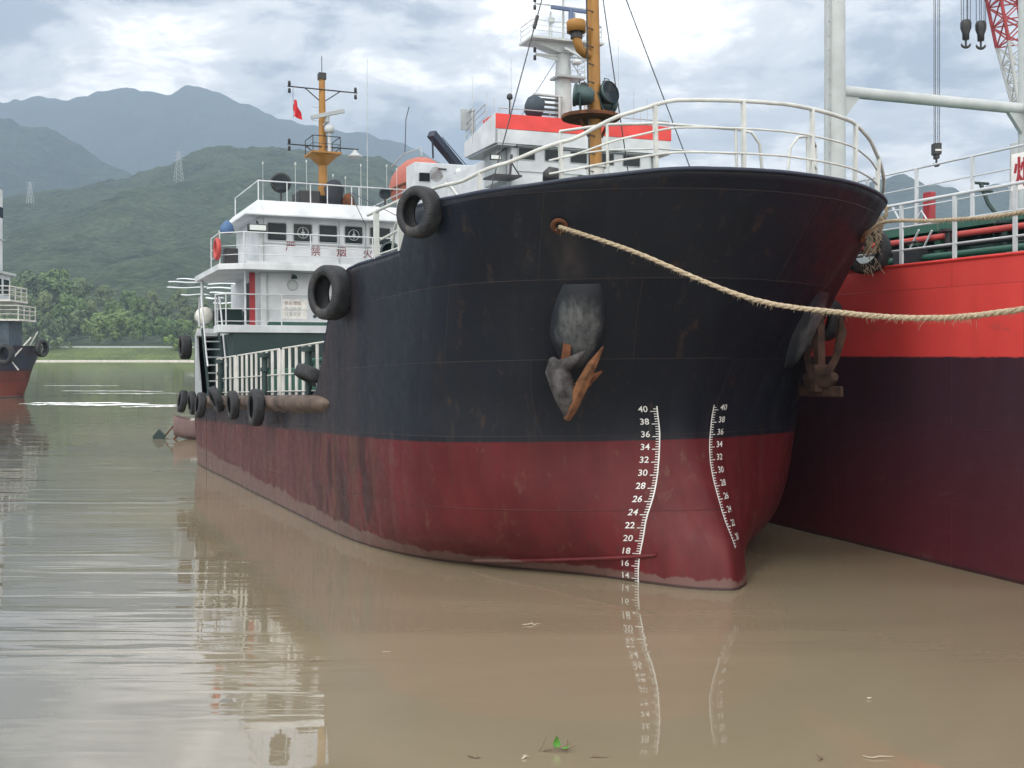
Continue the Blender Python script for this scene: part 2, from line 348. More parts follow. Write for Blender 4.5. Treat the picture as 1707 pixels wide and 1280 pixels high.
ridge('mountains', [(-500,190),(0,168),(35,172),(58,162),(100,169),(180,158),(212,147),(236,148),(282,158),(318,147),(345,153),(400,172),(480,196),(560,216),(640,234),(700,254),(760,278),(860,305),(1000,300),(1200,320),(1400,310),(1700,330),(2300,300)], 6000, 3600, 1200, 520, 50, HA, 90, 3.1, gully=.07)
ridge('hillside', [(-500,60),(-200,130),(0,185),(60,213),(120,245),(200,285),(300,335),(420,380),(700,420),(1000,400),(1250,340),(1400,306),(1480,300),(1510,298),(1545,311),(1600,320),(1650,316),(1707,328),(2000,300),(2300,330)], 3400, 1900, 700, 700, 60, HA, 40, 7.7)
ridge('hill', [(-500,330),(0,330),(120,318),(200,290),(262,268),(318,244),(380,239),(450,246),(520,249),(600,249),(640,256),(700,296),(760,330),(900,380),(1200,420),(1500,400),(1700,380),(2300,400)], 1800, 620, 500, 900, 110, HB, 14, 1.3, lift=2, gully=.10)
# far bank
GRASS = hillmat('bank_grass', (.07, .10, .035), (.13, .17, .06), 1.0, .3)
g = G()
g.grid([[(x, y, z + (noise.noise(Vector((x*.05, y*.1, 0)))*.5 if 0 < k < 5 else 0)) for x in range(-900, 901, 6)] for k, (y, z) in enumerate([(519, -.6), (521, .9), (530, 3.0), (540, 5.4), (546, 6.2), (620, 8.0)])])
tag(g.build('bank', GRASS), kind='structure')
g = G(); g.box(-900, 900, 517.5, 520.5, -.5, .55)
tag(g.build('embankment_path', plain('pale_concrete', (.62, .6, .55), .8, scale=.5)), kind='structure')
g = G()
for x in range(-262, -144, 4): g.box(x-.12, x+.12, 544.9, 545.1, 5.8, 7.0)
g.box(-262, -146, 544.6, 544.85, 6.35, 7.0)
tag(g.build('guardrail', WHITE_CLEAN), 'white guardrail running along the top of the grassy far bank', 'guardrail')
# ------------------------------------------------------------------ trees
def leafmat(name, cd, cl):
    m, nt, b = base(name); gi = N(nt, 'ShaderNodeNewGeometry'); o = N(nt, 'ShaderNodeTexCoord').outputs['Object']
    n = nz(nt, o, .35, 3); c = mixc(nt, gi.outputs['Random Per Island'], cd, cl); oi = N(nt, 'ShaderNodeObjectInfo'); c = mixc(nt, ramp(nt, oi.outputs['Random'], 0, 1, 0, .65), c, tuple(q*f for q, f in zip(cl, (1.5, 1.25, 1.1))))
    c = mixc(nt, ramp(nt, n, .4, .7, 0, .5), c, tuple(q*1.4 for q in cl))
    L(nt, c, b.inputs['Base Color']); b.inputs['Roughness'].default_value = .8; b.inputs['Specular IOR Level'].default_value = .2; return m
LEAFS = [leafmat('leaf_green', (.030, .065, .022), (.130, .21, .075)), leafmat('leaf_olive', (.040, .07, .030), (.15, .21, .10)), leafmat('leaf_bright', (.07, .13, .03), (.16, .24, .06))]
BARK = plain('bark', (.09, .07, .05), .9)
def crown_mesh(R, H, nb, nl, size, seed):
    rnd = random.Random(seed); g = G(); blobs = []
    for i in range(nb):
        a = rnd.uniform(0, 2*PI); rr = R*.68*math.sqrt(rnd.random()); hh = rnd.uniform(.10, .92)
        rr *= (1.15-.75*max(0, hh-.5)*2*.8)*(1.0 if hh > .3 else 1.15)
        blobs.append((rr*math.cos(a), rr*math.sin(a), H*hh, R*rnd.uniform(.24, .42)))
    for k in range(nl):
        bx, by, bz, br = blobs[k % nb]
        d = Vector((rnd.gauss(0,1), rnd.gauss(0,1), rnd.gauss(.35,1))).normalized()
        p = Vector((bx, by, bz)) + d*br*rnd.uniform(.75, 1.05)*Vector((1,1,.8)).length/1.6
        nrm = (d + Vector((rnd.gauss(0,.35), rnd.gauss(0,.35), rnd.gauss(.2,.35)))).normalized()
        u = nrm.orthogonal().normalized(); u = (Matrix.Rotation(rnd.uniform(0, 2*PI), 3, nrm) @ u); w = nrm.cross(u)
        s_ = size*rnd.uniform(.6, 1.3)
        g.add([p-u*s_, p-w*s_*.6, p+u*s_, p+w*s_*.6], [(0,1,2,3)])
    return g, blobs
def make_tree(H, R, leaf, seed, name='broadleaf_tree', nb=34, nl=4200, size=None):
    t = empty(name); g, blobs = crown_mesh(R, H, nb, nl, size or R*.085, seed); g.build('crown', leaf, t)
    g = G(); g.tube([(0,0,-1), (0,0,H*.2), (R*.05,0,H*.45), (0,R*.05,H*.72)], [R*.08, R*.065, R*.045, R*.02], 7)
    for bx, by, bz, br in blobs[::3]: g.tube([(0,0,bz*.45), (bx*.5,by*.5,bz*.78), (bx,by,bz)], [R*.035, R*.025, R*.01], 5)
    g.build('trunk', BARK, t); return t
protos = [make_tree(15, 8, LEAFS[0], 1), make_tree(17, 7, LEAFS[1], 2), make_tree(13, 9, LEAFS[0], 3), make_tree(16, 8, LEAFS[1], 4)]
rt = random.Random(5); spots = []
# (px, crown top y) rows, back to front
for px, ty, Y in [(20,470,690),(52,452,700),(95,455,720),(135,468,690),(175,478,720),(215,486,700),(255,484,730),(300,482,710),(335,500,700),(380,510,720),(425,515,700),
                  (8,500,640),(40,490,645),(75,487,650),(115,495,640),(150,500,655),(190,505,640),(232,498,650),(270,505,640),(310,515,650),(350,520,640),(400,525,650),
                  (22,530,590),(60,522,585),(98,528,590),(132,520,600),(165,527,590),(200,522,595),(238,528,588),(272,532,592),(305,535,600),(340,540,592),
                  (690,500,720),(470,520,700)]:
    spots.append((px, ty, Y))
looks = ['bushy', 'tall feathery', 'broad rounded', 'pale leafy']
for i, (px, ty, Y) in enumerate(spots):
    k = rt.randrange(4); o = protos[i] if i < 4 else copy_tree(protos[k]); k = i if i < 4 else k
    top = HH+(HY-ty)*Y/FF; hgt = [15,17,13,16][k]; basez = 5.5+max(0, Y-560)*.19
    s_ = max(.8, (top-basez)/hgt*1.02)
    o.location = ((px-CX)/FF*Y, Y, top-hgt*s_); o.scale = (s_*rt.uniform(.9, 1.15), s_*1.0, s_); o.rotation_euler = (0, 0, rt.uniform(0, 6.28))
    row = 'back' if Y > 680 else 'middle' if Y > 620 else 'front'
    tag(o, '%s green tree in the %s row of the riverside wood' % (looks[k], row), 'tree', 'trees of the far bank wood')
def bush(px, py, Y, w, h, leaf, lab, seed):
    g, _ = crown_mesh(w/2, h, 9, 700, w*.06, seed); o = g.build('bush', leaf)
    o.location = ((px-CX)/FF*Y, Y, HH+(HY-py)*Y/FF); return tag(o, lab, 'bush')
bush(86, 584, 540, 12, 6, LEAFS[1], 'rounded grey green bush at the left end of the guardrail', 11)
bush(286, 585, 538, 10, 8, LEAFS[2], 'bright yellow green bush beside the tyre at the black hull stern', 12)
bush(116, 583, 541, 3, 4, LEAFS[0], 'small thin shrub standing before the guardrail', 13)
# pylons
def pylon(px, ytop, ybot, Y, lab):
    H = (ybot-ytop)*Y/FF; g = G(); w0 = H*.13
    for sx in (-1, 1):
        for sy in (-1, 1): g.bar((sx*w0, sy*w0, 0), (sx*w0*.25, sy*w0*.25, H), .35)
    for k in range(7):
        z0, z1 = H*k/7, H*(k+1)/7; a0 = w0*(1-.75*k/7); a1 = w0*(1-.75*(k+1)/7)
        for sy in (-1, 1):
            g.bar((-a0, sy*a0, z0), (a1, sy*a1, z1), .22); g.bar((a0, sy*a0, z0), (-a1, sy*a1, z1), .22)
    for z in (.72, .85, .97): g.bar((-w0*1.5, 0, H*z), (w0*1.5, 0, H*z), .35)
    o = g.build('power_pylon', plain('galvanised_steel', (.5, .52, .52), .6)); o.location = ((px-CX)/FF*Y, Y, HH+(HY-ybot)*Y/FF-3)
    return tag(o, lab, 'pylon')
pylon(298, 249, 300, 1560, 'pale lattice power pylon standing on the near wooded hill')
pylon(50, 300, 336, 1500, 'faint lattice power pylon on the left hillside')
pylon(641, 203, 226, 4000, 'tiny distant lattice pylon on the cloudy far ridge')
# polytunnels terraced on the hill foot
POLY = plain('polytunnel_sheet', (.75, .78, .8), .5)
tun = [(283,345,470,'longest left polytunnel of the second terrace'),(297,338,465,''),(281,346,479,''),(304,348,491,''),(345,398,466,''),(349,412,473,''),(347,408,480,''),(352,398,488,''),(345,372,497,''),(358,402,505,''),(385,412,515,'')]
tl = ['short pale polytunnel, topmost on the left terraces', 'long thin polytunnel second from the top on the left', 'lowest of the three stacked left polytunnels', 'isolated narrow polytunnel just above the life raft drum', 'topmost wide polytunnel left of the red edged deckhouse', 'second wide polytunnel from the top on the right terraces', 'widest polytunnel in the middle of the right terraces', 'curved lower polytunnel behind the boat deck rail', 'small polytunnel behind the life raft drum', 'bright polytunnel seen behind the ladder rail', 'lowest white polytunnel seen through the boat deck rail']
for i, (xa, xb, py, _) in enumerate([tun[1], tun[0], tun[2], tun[3]]+tun[4:]):
    Y = 660-i*3; X0, X1 = (xa-CX)/FF*Y, (xb-CX)/FF*Y; z = HH+(HY-py)*Y/FF; g = G(); r = 1.1 if i < 4 else 1.3
    R = [[(X0+(X1-X0)*t/8, -4+8*k/10, math.sin(PI*k/10)*r*.7-.2+.25*math.sin(t*.8+i)) for k in range(11)] for t in range(9)]
    g.grid(R); g.add([R[0][k] for k in range(11)], [tuple(range(11))]); g.add([R[-1][k] for k in range(11)], [tuple(range(11))[::-1]])
    
    o = g.build('polytunnel', POLY); o.location = (0, Y, z-.5)
    tag(o, tl[i], 'polytunnel', 'polytunnels on the far hillside')
# ------------------------------------------------------------------ ship frames
def frame(ox, oy, tan, pitch):
    return Matrix.Translation((ox, oy, 0)) @ Euler((0, pitch, math.atan2(1, -tan)), 'XYZ').to_matrix().to_4x4()
FM = frame(3.38, 17.1, .468, .034)
FR = frame(7.9, 17.6, .38, 0)
def at(F, a, b, z, R=None):
    m = F @ Matrix.Translation((a, b, z))
    return m @ R if R is not None else m
def catmull(pts, u):
    n = len(pts); i = int(min(max(u, 0), n-1.0001)); t = u-i
    p = lambda k: pts[min(max(k, 0), n-1)]
    p0, p1, p2, p3 = p(i-1), p(i), p(i+1), p(i+2)
    if i == 0: p0 = (p2[0], -p2[1]) if abs(p1[1]) < 1e-6 else p0     # mirror at the stem
    return tuple(.5*(2*p1[k]+(p2[k]-p0[k])*t+(2*p0[k]-5*p1[k]+4*p2[k]-p3[k])*t*t+(3*p1[k]-p0[k]-3*p2[k]+p3[k])*t**3) for k in (0, 1))
LV = [(-1.0, [(0,0),(.15,.45),(.7,.8),(1.5,1.0),(2.6,1.3),(4.2,2.2),(6.2,3.2),(8,3.6),(10,3.9)]),
 (0.0, [(.08,0),(.2,.24),(.5,.56),(1.15,.93),(2.25,1.5),(3.4,2.35),(4.8,3.2),(6.7,3.75),(9,3.9)]),
 (0.6, [(.22,0),(.34,.25),(.64,.58),(1.2,1.1),(2.0,1.95),(2.95,2.88),(4.2,3.55),(6.3,3.85),(9,3.9)]),
 (1.2, [(.65,0),(.75,.35),(.98,.72),(1.42,1.45),(2.05,2.4),(2.9,3.2),(4.1,3.68),(6.3,3.9),(9,3.9)]),
 (2.2, [(1.12,0),(1.18,.4),(1.32,.9),(1.62,1.68),(2.1,2.65),(2.8,3.38),(3.9,3.8),(6,3.92),(9,3.9)]),
 (3.0, [(1.0,0),(1.05,.44),(1.2,1.05),(1.52,1.95),(2.05,2.85),(2.75,3.48),(3.85,3.84),(6,3.92),(9,3.9)]),
 (4.2, [(.2,0),(.28,.62),(.52,1.35),(.95,2.2),(1.5,3.0),(2.25,3.6),(3.4,3.88),(5.7,3.93),(9,3.9)]),
 (6.1, [(-1.2,0),(-1.1,.9),(-.85,1.75),(-.35,2.65),(.3,3.42),(1.15,3.92),(2.5,4.0),(5.3,3.94),(9,3.9)])]
def surf(u, z, sgn=1):
    """point on the bow at girth parameter u (0 stem .. 8) and height z"""
    q = [catmull(lv, u) for _, lv in LV]; zs = [l[0] for l in LV]
    z = min(max(z, zs[0]), zs[-1]+.2)
    i = max(k for k in range(len(zs)-1) if zs[k] <= z or k == 0); i = min(i, len(zs)-2)
    h = zs[i+1]-zs[i]; t = (z-zs[i])/h; r = []
    for k in (0, 1):
        y0, y1 = q[i][k], q[i+1][k]
        def sl(j):
            if j == 0: return (q[1][k]-q[0][k])/(zs[1]-zs[0])
            if j == len(zs)-1: return (q[j][k]-q[j-1][k])/(zs[j]-zs[j-1])
            return (q[j+1][k]-q[j-1][k])/(zs[j+1]-zs[j-1])
        m0, m1 = sl(i)*h, sl(i+1)*h
        r.append(y0*(2*t**3-3*t*t+1)+m0*(t**3-2*t*t+t)+y1*(-2*t**3+3*t*t)+m1*(t**3-t*t))
    return Vector((r[0], sgn*r[1], z))
def snorm(u, z, sgn=1):
    d1 = surf(u+.05, z, sgn)-surf(u-.05, z, sgn); d2 = surf(u, z+.05, sgn)-surf(u, z-.05, sgn)
    n = d1.cross(d2).normalized()
    return n if n.y*sgn > 0 else -n
def girth(b, z):
    lo, hi = 0., 8.
    for _ in range(30):
        m_ = (lo+hi)/2
        if surf(m_, z).y < b: lo = m_
        else: hi = m_
    return lo
# ------------------------------------------------------------------ main ship
ship = empty('tanker_ship', FM, label='large black and rust red coastal tanker with white draught numbers on its blunt bow', cat='ship')
TOP = [(-2, 6.12), (1.5, 6.06), (3.40, 6.05), (3.43, 5.40), (5.6, 5.42), (6.6, 5.44), (7.2, 5.34), (7.7, 5.10), (8.2, 4.6), (8.6, 4.0), (8.9, 3.5), (9.3, 3.10), (9.6, 3.02), (24.3, 3.0), (24.32, 5.0), (27, 5.0)]
def topz(a, sgn=-1):
    dip = interp([(-1.0,0),(-.4,.07),(.3,.13),(1.2,.14),(2.5,.06),(3.4,0)], a) if sgn > 0 and a < 3.4 else 0
    return topz0(a)-dip
def topz0(a):
    for (x0, y0), (x1, y1) in zip(TOP, TOP[1:]):
        if a <= x1: return y0+(y1-y0)*max(0, (a-x0)/(x1-x0))
    return TOP[-1][1]
def hull_cols():
    c = []; u = 0.
    while u < 7.99: c.append(('u', u)); u += .16
    for a in [9.0, 9.3, 9.6, 10.2, 11, 12, 13, 14, 15, 16, 17, 18, 19, 20, 21, 22, 23, 23.8, 24.29, 24.33, 25, 25.6, 26.2, 26.8, 27.1]: c.append(('a', a))
    return c
def stern_b(a, z):
    t = max(0, (a-22.5)/4.6); return 3.9-(.55*t*t if z > 2 else (.55+.22*(2-z))*t*t)
def hull_pt(c, v, sgn):
    zb = -1.0
    if c[0] == 'u':
        p = surf(c[1], 6.05); zt = topz(p.x, sgn)
        for _ in range(6): p = surf(c[1], zt); zt = topz(p.x, sgn)
        z = zb+(zt-zb)*v; return surf(c[1], z, sgn)
    a = c[1]; zt = topz(a); z = zb+(zt-zb)*v; return Vector((a, sgn*stern_b(a, z), z))
cols = hull_cols()
NV = 56
g = G(); rows = []
for i in range(NV+1):
    v = i/NV; rows.append([hull_pt(c, v, -1) for c in cols[::-1]] + [hull_pt(c, v, 1) for c in cols[1:]])
# forecastle breaks need vertical jumps, so snap columns next to a break onto it
g.grid(rows)
n0 = len(cols)
hull = g.build('hull', HULLM, ship)
arc = [0.]
for k in range(1, len(rows[30])): arc.append(arc[-1]+(rows[30][k]-rows[30][k-1]).length)
at_ = hull.data.attributes.new('girth', 'FLOAT', 'POINT'); at_.data.foreach_set('value', [arc[k] for _ in rows for k in range(len(arc))])
so = hull.modifiers.new('s', 'SOLIDIFY'); so.thickness = .05; so.offset = 1
g = G(); g.add([rows[k][0] for k in range(NV+1)]+[rows[k][-1] for k in range(NV+1)], [(k, k+1, NV+2+k, NV+1+k) for k in range(NV)]); g.build('transom', HULLM, ship)
# decks
def deck_poly(z, a0, a1, inset=.06):
    out = []
    us = [i*.25 for i in range(33)]
    for u in us:
        p = surf(u, z)
        if a0 <= p.x <= a1: out.append((p.x+.22, p.y*.93))
    return out
g = G(); h_ = deck_poly(5.15, -3, 6.4); h_ = h_+[(6.4, h_[-1][1])]; g.prism([(x, -y) for x, y in h_[::1]]+[(x, y) for x, y in h_[::-1]], 5.0, 5.1); g.build('forecastle_deck', GREENP, ship)
g = G(); g.box(6.45, 26.9, -3.3, 3.3, 2.9, 2.98); g.build('main_deck', GREENP, ship)
g = G(); g.box(7.3, 7.4, -3.7, 3.7, 2.99, 5.0); g.box(6.5,7.3,-3.75,3.75,4.9,4.995); g.build('forecastle_bulkhead', DARKG, ship)
# tank trunk and deck pipes seen through the side rails
g = G(); g.box(9.5, 20.0, -2.4, 2.4, 2.985, 3.75); g.build('tank_trunk', GREENP, ship, .03)
g = G()
for y in (-1.2, -.7, .8, 1.3): g.tube([(9.7, y, 4.0), (19.8, y, 4.0)], .07, 8)
for a in (11, 13.5, 16, 18.5): g.box(a-.05, a+.05, -1.5, 1.6, 3.752, 3.93)
g.build('deck_piping', GREENP, ship)
# cap along bulwark
def edge_path(a0, a1, dz=0, inset=0, step=.16, sgn=1):
    pts = []
    for c in cols:
        p = hull_pt(c, 1, sgn)
        if a0 <= p.x <= a1: pts.append(Vector((p.x, p.y-sgn*inset, p.z+dz)))
    return pts
ef = edge_path(-3, 3.36, 0.0, .02); g = G(); g.tube(edge_path(-3, 3.36, 0, .02, sgn=-1)[::-1]+ef[1:], .03, 8)
g.build('bulwark_cap', NAVY, ship)
for sg in (1, -1):
    e2 = edge_path(3.46, 8.9, 0, .02, sgn=sg); g = G(); g.tube(e2, .035, 8); g.build('bulwark_cap', NAVY, ship)
# rubbing strake with its rounded, worn nose
g = G(); R = []
STR = paint('worn_strake', (.115, .085, .07), .75, streak=.5, amt=.7, dirt=(.06, .04, .035), scale=2, var=.35)
for a in [8.2, 8.3, 8.5, 8.8, 9.1, 9.4, 9.7]+[10+k*.3 for k in range(55)]:
    k = min(1, max(.02, (a-8.2)/.7))**.5; b0 = 3.86 if a < 22.5 else stern_b(a, 3)-.04
    ww = .30*k; hh = .16*k; zc = 2.86+.03*math.sin(a*3)*0
    ww *= 1+.22*noise.noise(Vector((a*1.7, 3, 0))); hh *= 1+.35*noise.noise(Vector((a*2.3, 9, 0))); zc += .02*noise.noise(Vector((a*1.1, 5, 2)))
    R.append([(a, b0, zc+hh), (a, b0+ww*.7, zc+hh*.95), (a, b0+ww, zc+hh*.45), (a, b0+ww, zc-hh*.4), (a, b0+ww*.55, zc-hh*1.0), (a, b0, zc-hh*1.5)])
g.grid([r[::-1] for r in R]); g.build('rubbing_strake', STR, ship)
g = G(); g.grid([[(x, -y, z) for x, y, z in r] for r in R]); g.build('rubbing_strake', STR, ship)
# waterside bilge rail near the bow and weld seams
g = G(); up = [surf(2.6+.1*k, .50-.010*k) + snorm(2.6+.1*k, .45)*.012 for k in range(0, 28)]
g.tube(up, [.02]+[.036]*(len(up)-2)+[.02], 6); g.build('bilge_keel_strip', HULLM, ship)
# draught marks
def text_verts(s_, size, font_off=0.0):
    cu = bpy.data.curves.new('t', 'FONT'); cu.body = s_; cu.size = size; cu.offset = font_off; cu.align_x = 'LEFT'; cu.resolution_u = 3
    ob = bpy.data.objects.new('t', cu); COL.objects.link(ob); bpy.context.view_layer.update()
    dg = bpy.context.evaluated_depsgraph_get(); me = ob.evaluated_get(dg).to_mesh()
    vs = [v.co.copy() for v in me.vertices]; fs = [tuple(p.vertices) for p in me.polygons]
    ob.evaluated_get(dg).to_mesh_clear(); bpy.data.objects.remove(ob); bpy.data.curves.remove(cu)
    return vs, fs
def umark(z, sgn=1):      # girth parameter of the scale line
    P = [(-.6, 3.0), (0, 3.08), (.3, 3.02), (.6, 2.83), (.9, 2.53), (1.2, 2.21), (1.5, 1.90), (1.8, 1.60), (2.1, 1.37), (2.4, 1.27), (2.9, 1.38)]
    if sgn < 0: P = [(-.6, .9), (0, .9), (.6, .74), (.9, .6), (1.2, .60), (1.5, .63), (1.8, .72), (2.1, .86), (2.4, .98), (2.9, 1.03)]
    k = max(i for i in range(len(P)-1) if P[i][0] <= z or i == 0); t = (z-P[k][0])/(P[k+1][0]-P[k][0])
    y = lambda i: P[min(max(i, 0), len(P)-1)][1]
    return .5*(2*y(k)+(y(k+1)-y(k-1))*t+(2*y(k-1)-5*y(k)+4*y(k+1)-y(k+2))*t*t+(3*y(k)-y(k-1)-3*y(k+1)+y(k+2))*t**3)
def on_hull(dist, z, sgn, off=.006):
    """dist metres aft of the scale line along the plating"""
    u = umark(z, sgn); p = surf(u, z); du = .02*(1 if dist > 0 else -1); acc = 0
    while acc < abs(dist):
        q = surf(u+du, z); st_ = (q-p).length
        if acc+st_ > abs(dist): u += du*(abs(dist)-acc)/st_; break
        acc += st_; p = q; u += du
    return surf(u, z, sgn)+snorm(u, z, sgn)*off
for sgn in (1, -1):
    g = G()
    zs = [i*.03 for i in range(-10 if sgn > 0 else 20, 94)]
    for z0, z1 in zip(zs, zs[1:]):
        q = [on_hull(d, zz_, sgn) for zz_ in (z0, z1) for d in (0, .022)]
        g.add(q, [(0,1,3,2) if sgn < 0 else (0,2,3,1)])
    for k in range(-10, 69):
        z0 = k*.04+.1; big = abs((z0-.1)/.2-round((z0-.1)/.2)) < .05
        if z0 > 2.75: break
        if sgn < 0 and z0 < .62: continue
        d1 = .13 if big else .075
        q = [on_hull(d, z0+dz, sgn) for dz in (0, .012) for d in (.022, d1)]
        g.add(q, [(0,1,3,2) if sgn < 0 else (0,2,3,1)])
    g.build('draught_scale', MARK, ship)
    for d in range(10 if sgn > 0 else 20, 42, 2):
        vs, fs = text_verts(str(d), .136, .0015); zb = (d-13)*.1+.0
        w = max(v.x for v in vs); g = G(); out = []
        for v in vs:
            x_ = v.x*1.15
            dist = .17+(w*1.15-x_) if sgn > 0 else .17+x_
            out.append(on_hull(dist, zb+v.y, sgn, .007))
        g.add(out, fs); g.build('draught_number', MARK, ship)
# stern mark on the quarter
g = G()
for k in range(30): g.box(21.98, 22.02 if k % 3 else 22.1, stern_b(22, 1)+.002, stern_b(22, 1)+.012, .85+k*.05, .875+k*.05)
g.box(21.96, 21.98, stern_b(22, 1)+.002, stern_b(22, 1)+.012, .8, 2.4)
g.build('draught_scale', STR, ship)
# anchor pockets (worn bare plating) and anchors
POCK, nt, b = base('chafed_plating'); o = N(nt, 'ShaderNodeTexCoord').outputs['Object']
at_ = N(nt, 'ShaderNodeAttribute', attribute_name='wear').outputs['Fac']; rn = nz(nt, o, 5, 6, .65, 0, 1, 1, .15)
w_ = ramp(nt, M2(nt, 'MULTIPLY_ADD', M2(nt, 'SUBTRACT', rn, .5), 1.3, at_), .28, .75)
cc = mixc(nt, ramp(nt, nz(nt, o, 12, 5, .7, 0, 1, 1, .12), .35, .68), (.03, .038, .046), (.12, .128, .135))
L(nt, mixc(nt, w_, (.0042, .0085, .016), cc), b.inputs['Base Color']); b.inputs['Roughness'].default_value = .55
for sgn in (1, -1):
    uc = girth(2.15 if sgn > 0 else 2.4, 4.3); R = []
    for i in range(15):
        t = i/14; z = 4.62-1.25*t; hw = .42*math.sin(PI*min(1, .22+t*.55))*(1-.35*max(0, t-.6)/.4); bul = .15*math.sin(PI*t)**.6 if 0 < t < 1 else 0
        row = []
        for k in range(11):
            s_ = -1+2*k/10; p = surf(uc, z); L_ = (surf(uc+.1, z)-p).length/.1
            row.append(surf(uc+s_*hw/L_, z, sgn)+snorm(uc+s_*hw/L_, z, sgn)*(.01+bul*math.cos(s_*PI/2)**.5 if abs(s_) < 1 else .0))
        R.append(row)
    g = G(); g.grid(R if sgn < 0 else [r[::-1] for r in R]); po = g.build('anchor_pocket', POCK, ship)
    at_ = po.data.attributes.new('wear', 'FLOAT', 'POINT')
    at_.data.foreach_set('value', [max(0, math.sin(PI*min(1, (i+.0)/14)))**.8*(1-abs(-1+2*k/10)**2.2) for i in range(15) for k in range(11)])
POCKR = paint('chafed_anchor_paint', (.05, .048, .05), .7, streak=.9, amt=.9, dirt=(.15, .06, .03), scale=4, var=.6)
DRUST = paint('dark_rust', (.055, .030, .022), .85, streak=.6, amt=.6, dirt=(.03, .02, .018), scale=3, var=.5)
def anchor(sgn, lab):
    uc = girth(2.15 if sgn > 0 else 2.5, 4.0); p = surf(uc, 3.5 if sgn > 0 else 3.9, sgn)+snorm(uc, 3.5, sgn)*(.22 if sgn > 0 else .26)
    n = snorm(uc, 3.5, sgn); n.z = 0; n.normalize(); t_ = Vector((0,0,1)).cross(n)*-1; t_ = Vector((0,0,1)).cross(n)
    R3 = Matrix((t_, n, Vector((0,0,1)))).transposed().to_4x4()
    if sgn < 0: R3 = R3 @ Matrix.Rotation(-.9, 4, 'Z')
    root = empty('anchor', FM @ Matrix.Translation(p+Vector((0, 0, .08 if sgn > 0 else 0))) @ R3 @ Matrix.Scale(.88 if sgn > 0 else 1, 4), label=lab, cat='anchor', group='anchors at the black bow')
    def fluke(P, W, T, mt):
        g = G(); P = [Vector(q) for q in P]; R = []
        for k, q in enumerate(P):
            d = (P[min(k+1, len(P)-1)]-P[max(k-1, 0)]).normalized(); a_ = d.cross(Vector((0,1,0))).normalized(); c_ = a_.cross(d)
            R.append([q-a_*W[k], q+c_*T[k], q+a_*W[k], q-c_*T[k], q-a_*W[k]])
        g.grid(R[::-1], False); g.add(R[0][:4], [(0,1,2,3)]); g.build('fluke', mt, root, .008)
    if sgn > 0:
        g = G(); g.bar((.02, .0, .85), (-.18, .06, -.45), .13, .15); g.build('shank', RUST, root, .015)
        g = G(); g.tube([(-.34, .08, .06), (-.27, .12, -.12), (-.17, .16, -.40), (-.10, .18, -.68), (-.08, .2, -.92)], [.05, .20, .21, .17, .06], 12); g.tube([(-.2, .12, -.12), (.0, .14, -.02), (.22, .16, .16)], [.16, .11, .03], 10); g.build('crown', POCKR, root)
        fluke([(-.10, .2, -.98), (-.02, .26, -.80), (.14, .28, -.45), (.34, .28, -.08), (.54, .30, .24)], [.06, .10, .11, .085, .015], [.08, .08, .06, .05, .02], ROSTY)
        fluke([(-.04, .05, -.66), (.16, .06, -.44), (.34, .08, -.30), (.52, .10, -.18)], [.06, .08, .07, .015], [.06, .06, .04, .02], RUST)
    else:
        S = 1.25
        g = G(); g.bar((0, 0, .9), (0, 0, -.42*S), .14, .16); g.build('shank', DRUST, root, .015)
        g = G(); g.tube([(-.36*S, 0, -.47*S), (-.22*S, 0, -.50*S), (0, 0, -.46*S), (.22*S, 0, -.50*S), (.36*S, 0, -.47*S)], [.07, .15, .19, .15, .07], 10); g.bar((-.50*S, .02, -.66*S), (.54*S, .02, -.64*S), .06, .18); g.bar((0, 0, -.66*S), (0, 0, -.3*S), .3, .2); g.build('crown', DRUST, root, .02)
        for sx in (-1, 1): fluke([(sx*.20*S, .0, -.42*S), (sx*.36*S, .04, -.20*S), (sx*.42*S, .10, .10*S), (sx*.36*S, .14, .36*S)], [.10, .10, .16, .012], [.08, .07, .05, .02], DRUST)
    return root

anchor(1, 'rusty anchor hanging askew under the pale chafed plating left of the draught numbers')
anchor(-1, 'dark rusty anchor with upright flukes hanging in front of the red hull')
# mooring pipe rims
for sgn, zz_ in ((1, 5.42), (-1, 5.52)):
    uc = girth(2.75 if sgn > 0 else 2.9, zz_); p = surf(uc, zz_, sgn); n = snorm(uc, zz_, sgn)
    g = G(); g.lathe([(.05,-.02),(.10,.0),(.13,.035),(.10,.06),(.055,.03)], p, n, 16); g.build('mooring_pipe', RUST, ship)
    if sgn > 0: P_ROPE1 = FM @ (p+n*.05)
    else: P_ROPE2 = FM @ (p+n*.05)
# railings ---------------------------------------------------------------
def railing(name, parent, pts, hts, posts, mat, rt_=.022, rm=.013, rp_=.02, tops=None, square=False):
    """pts: base polyline; hts: heights of rails (first = top rail); posts: indices that carry a post"""
    g = G()
    for k, h in enumerate(hts):
        g.tube([Vector(p)+Vector((0, 0, h if not callable(h) else h(p))) for p in pts], rt_ if k == 0 else rm, 7)
    r = g.build(name, mat, parent)
    for i in posts:
        p = Vector(pts[i]); h = hts[0] if not callable(hts[0]) else hts[0](p); g = G()
        if square: g.box(p.x-.035, p.x+.035, p.y-.02, p.y+.02, p.z, p.z+h)
        else: g.cyl(p, p+Vector((0, 0, h)), rp_, n=8)
        g.build('post', mat, r)
    return r
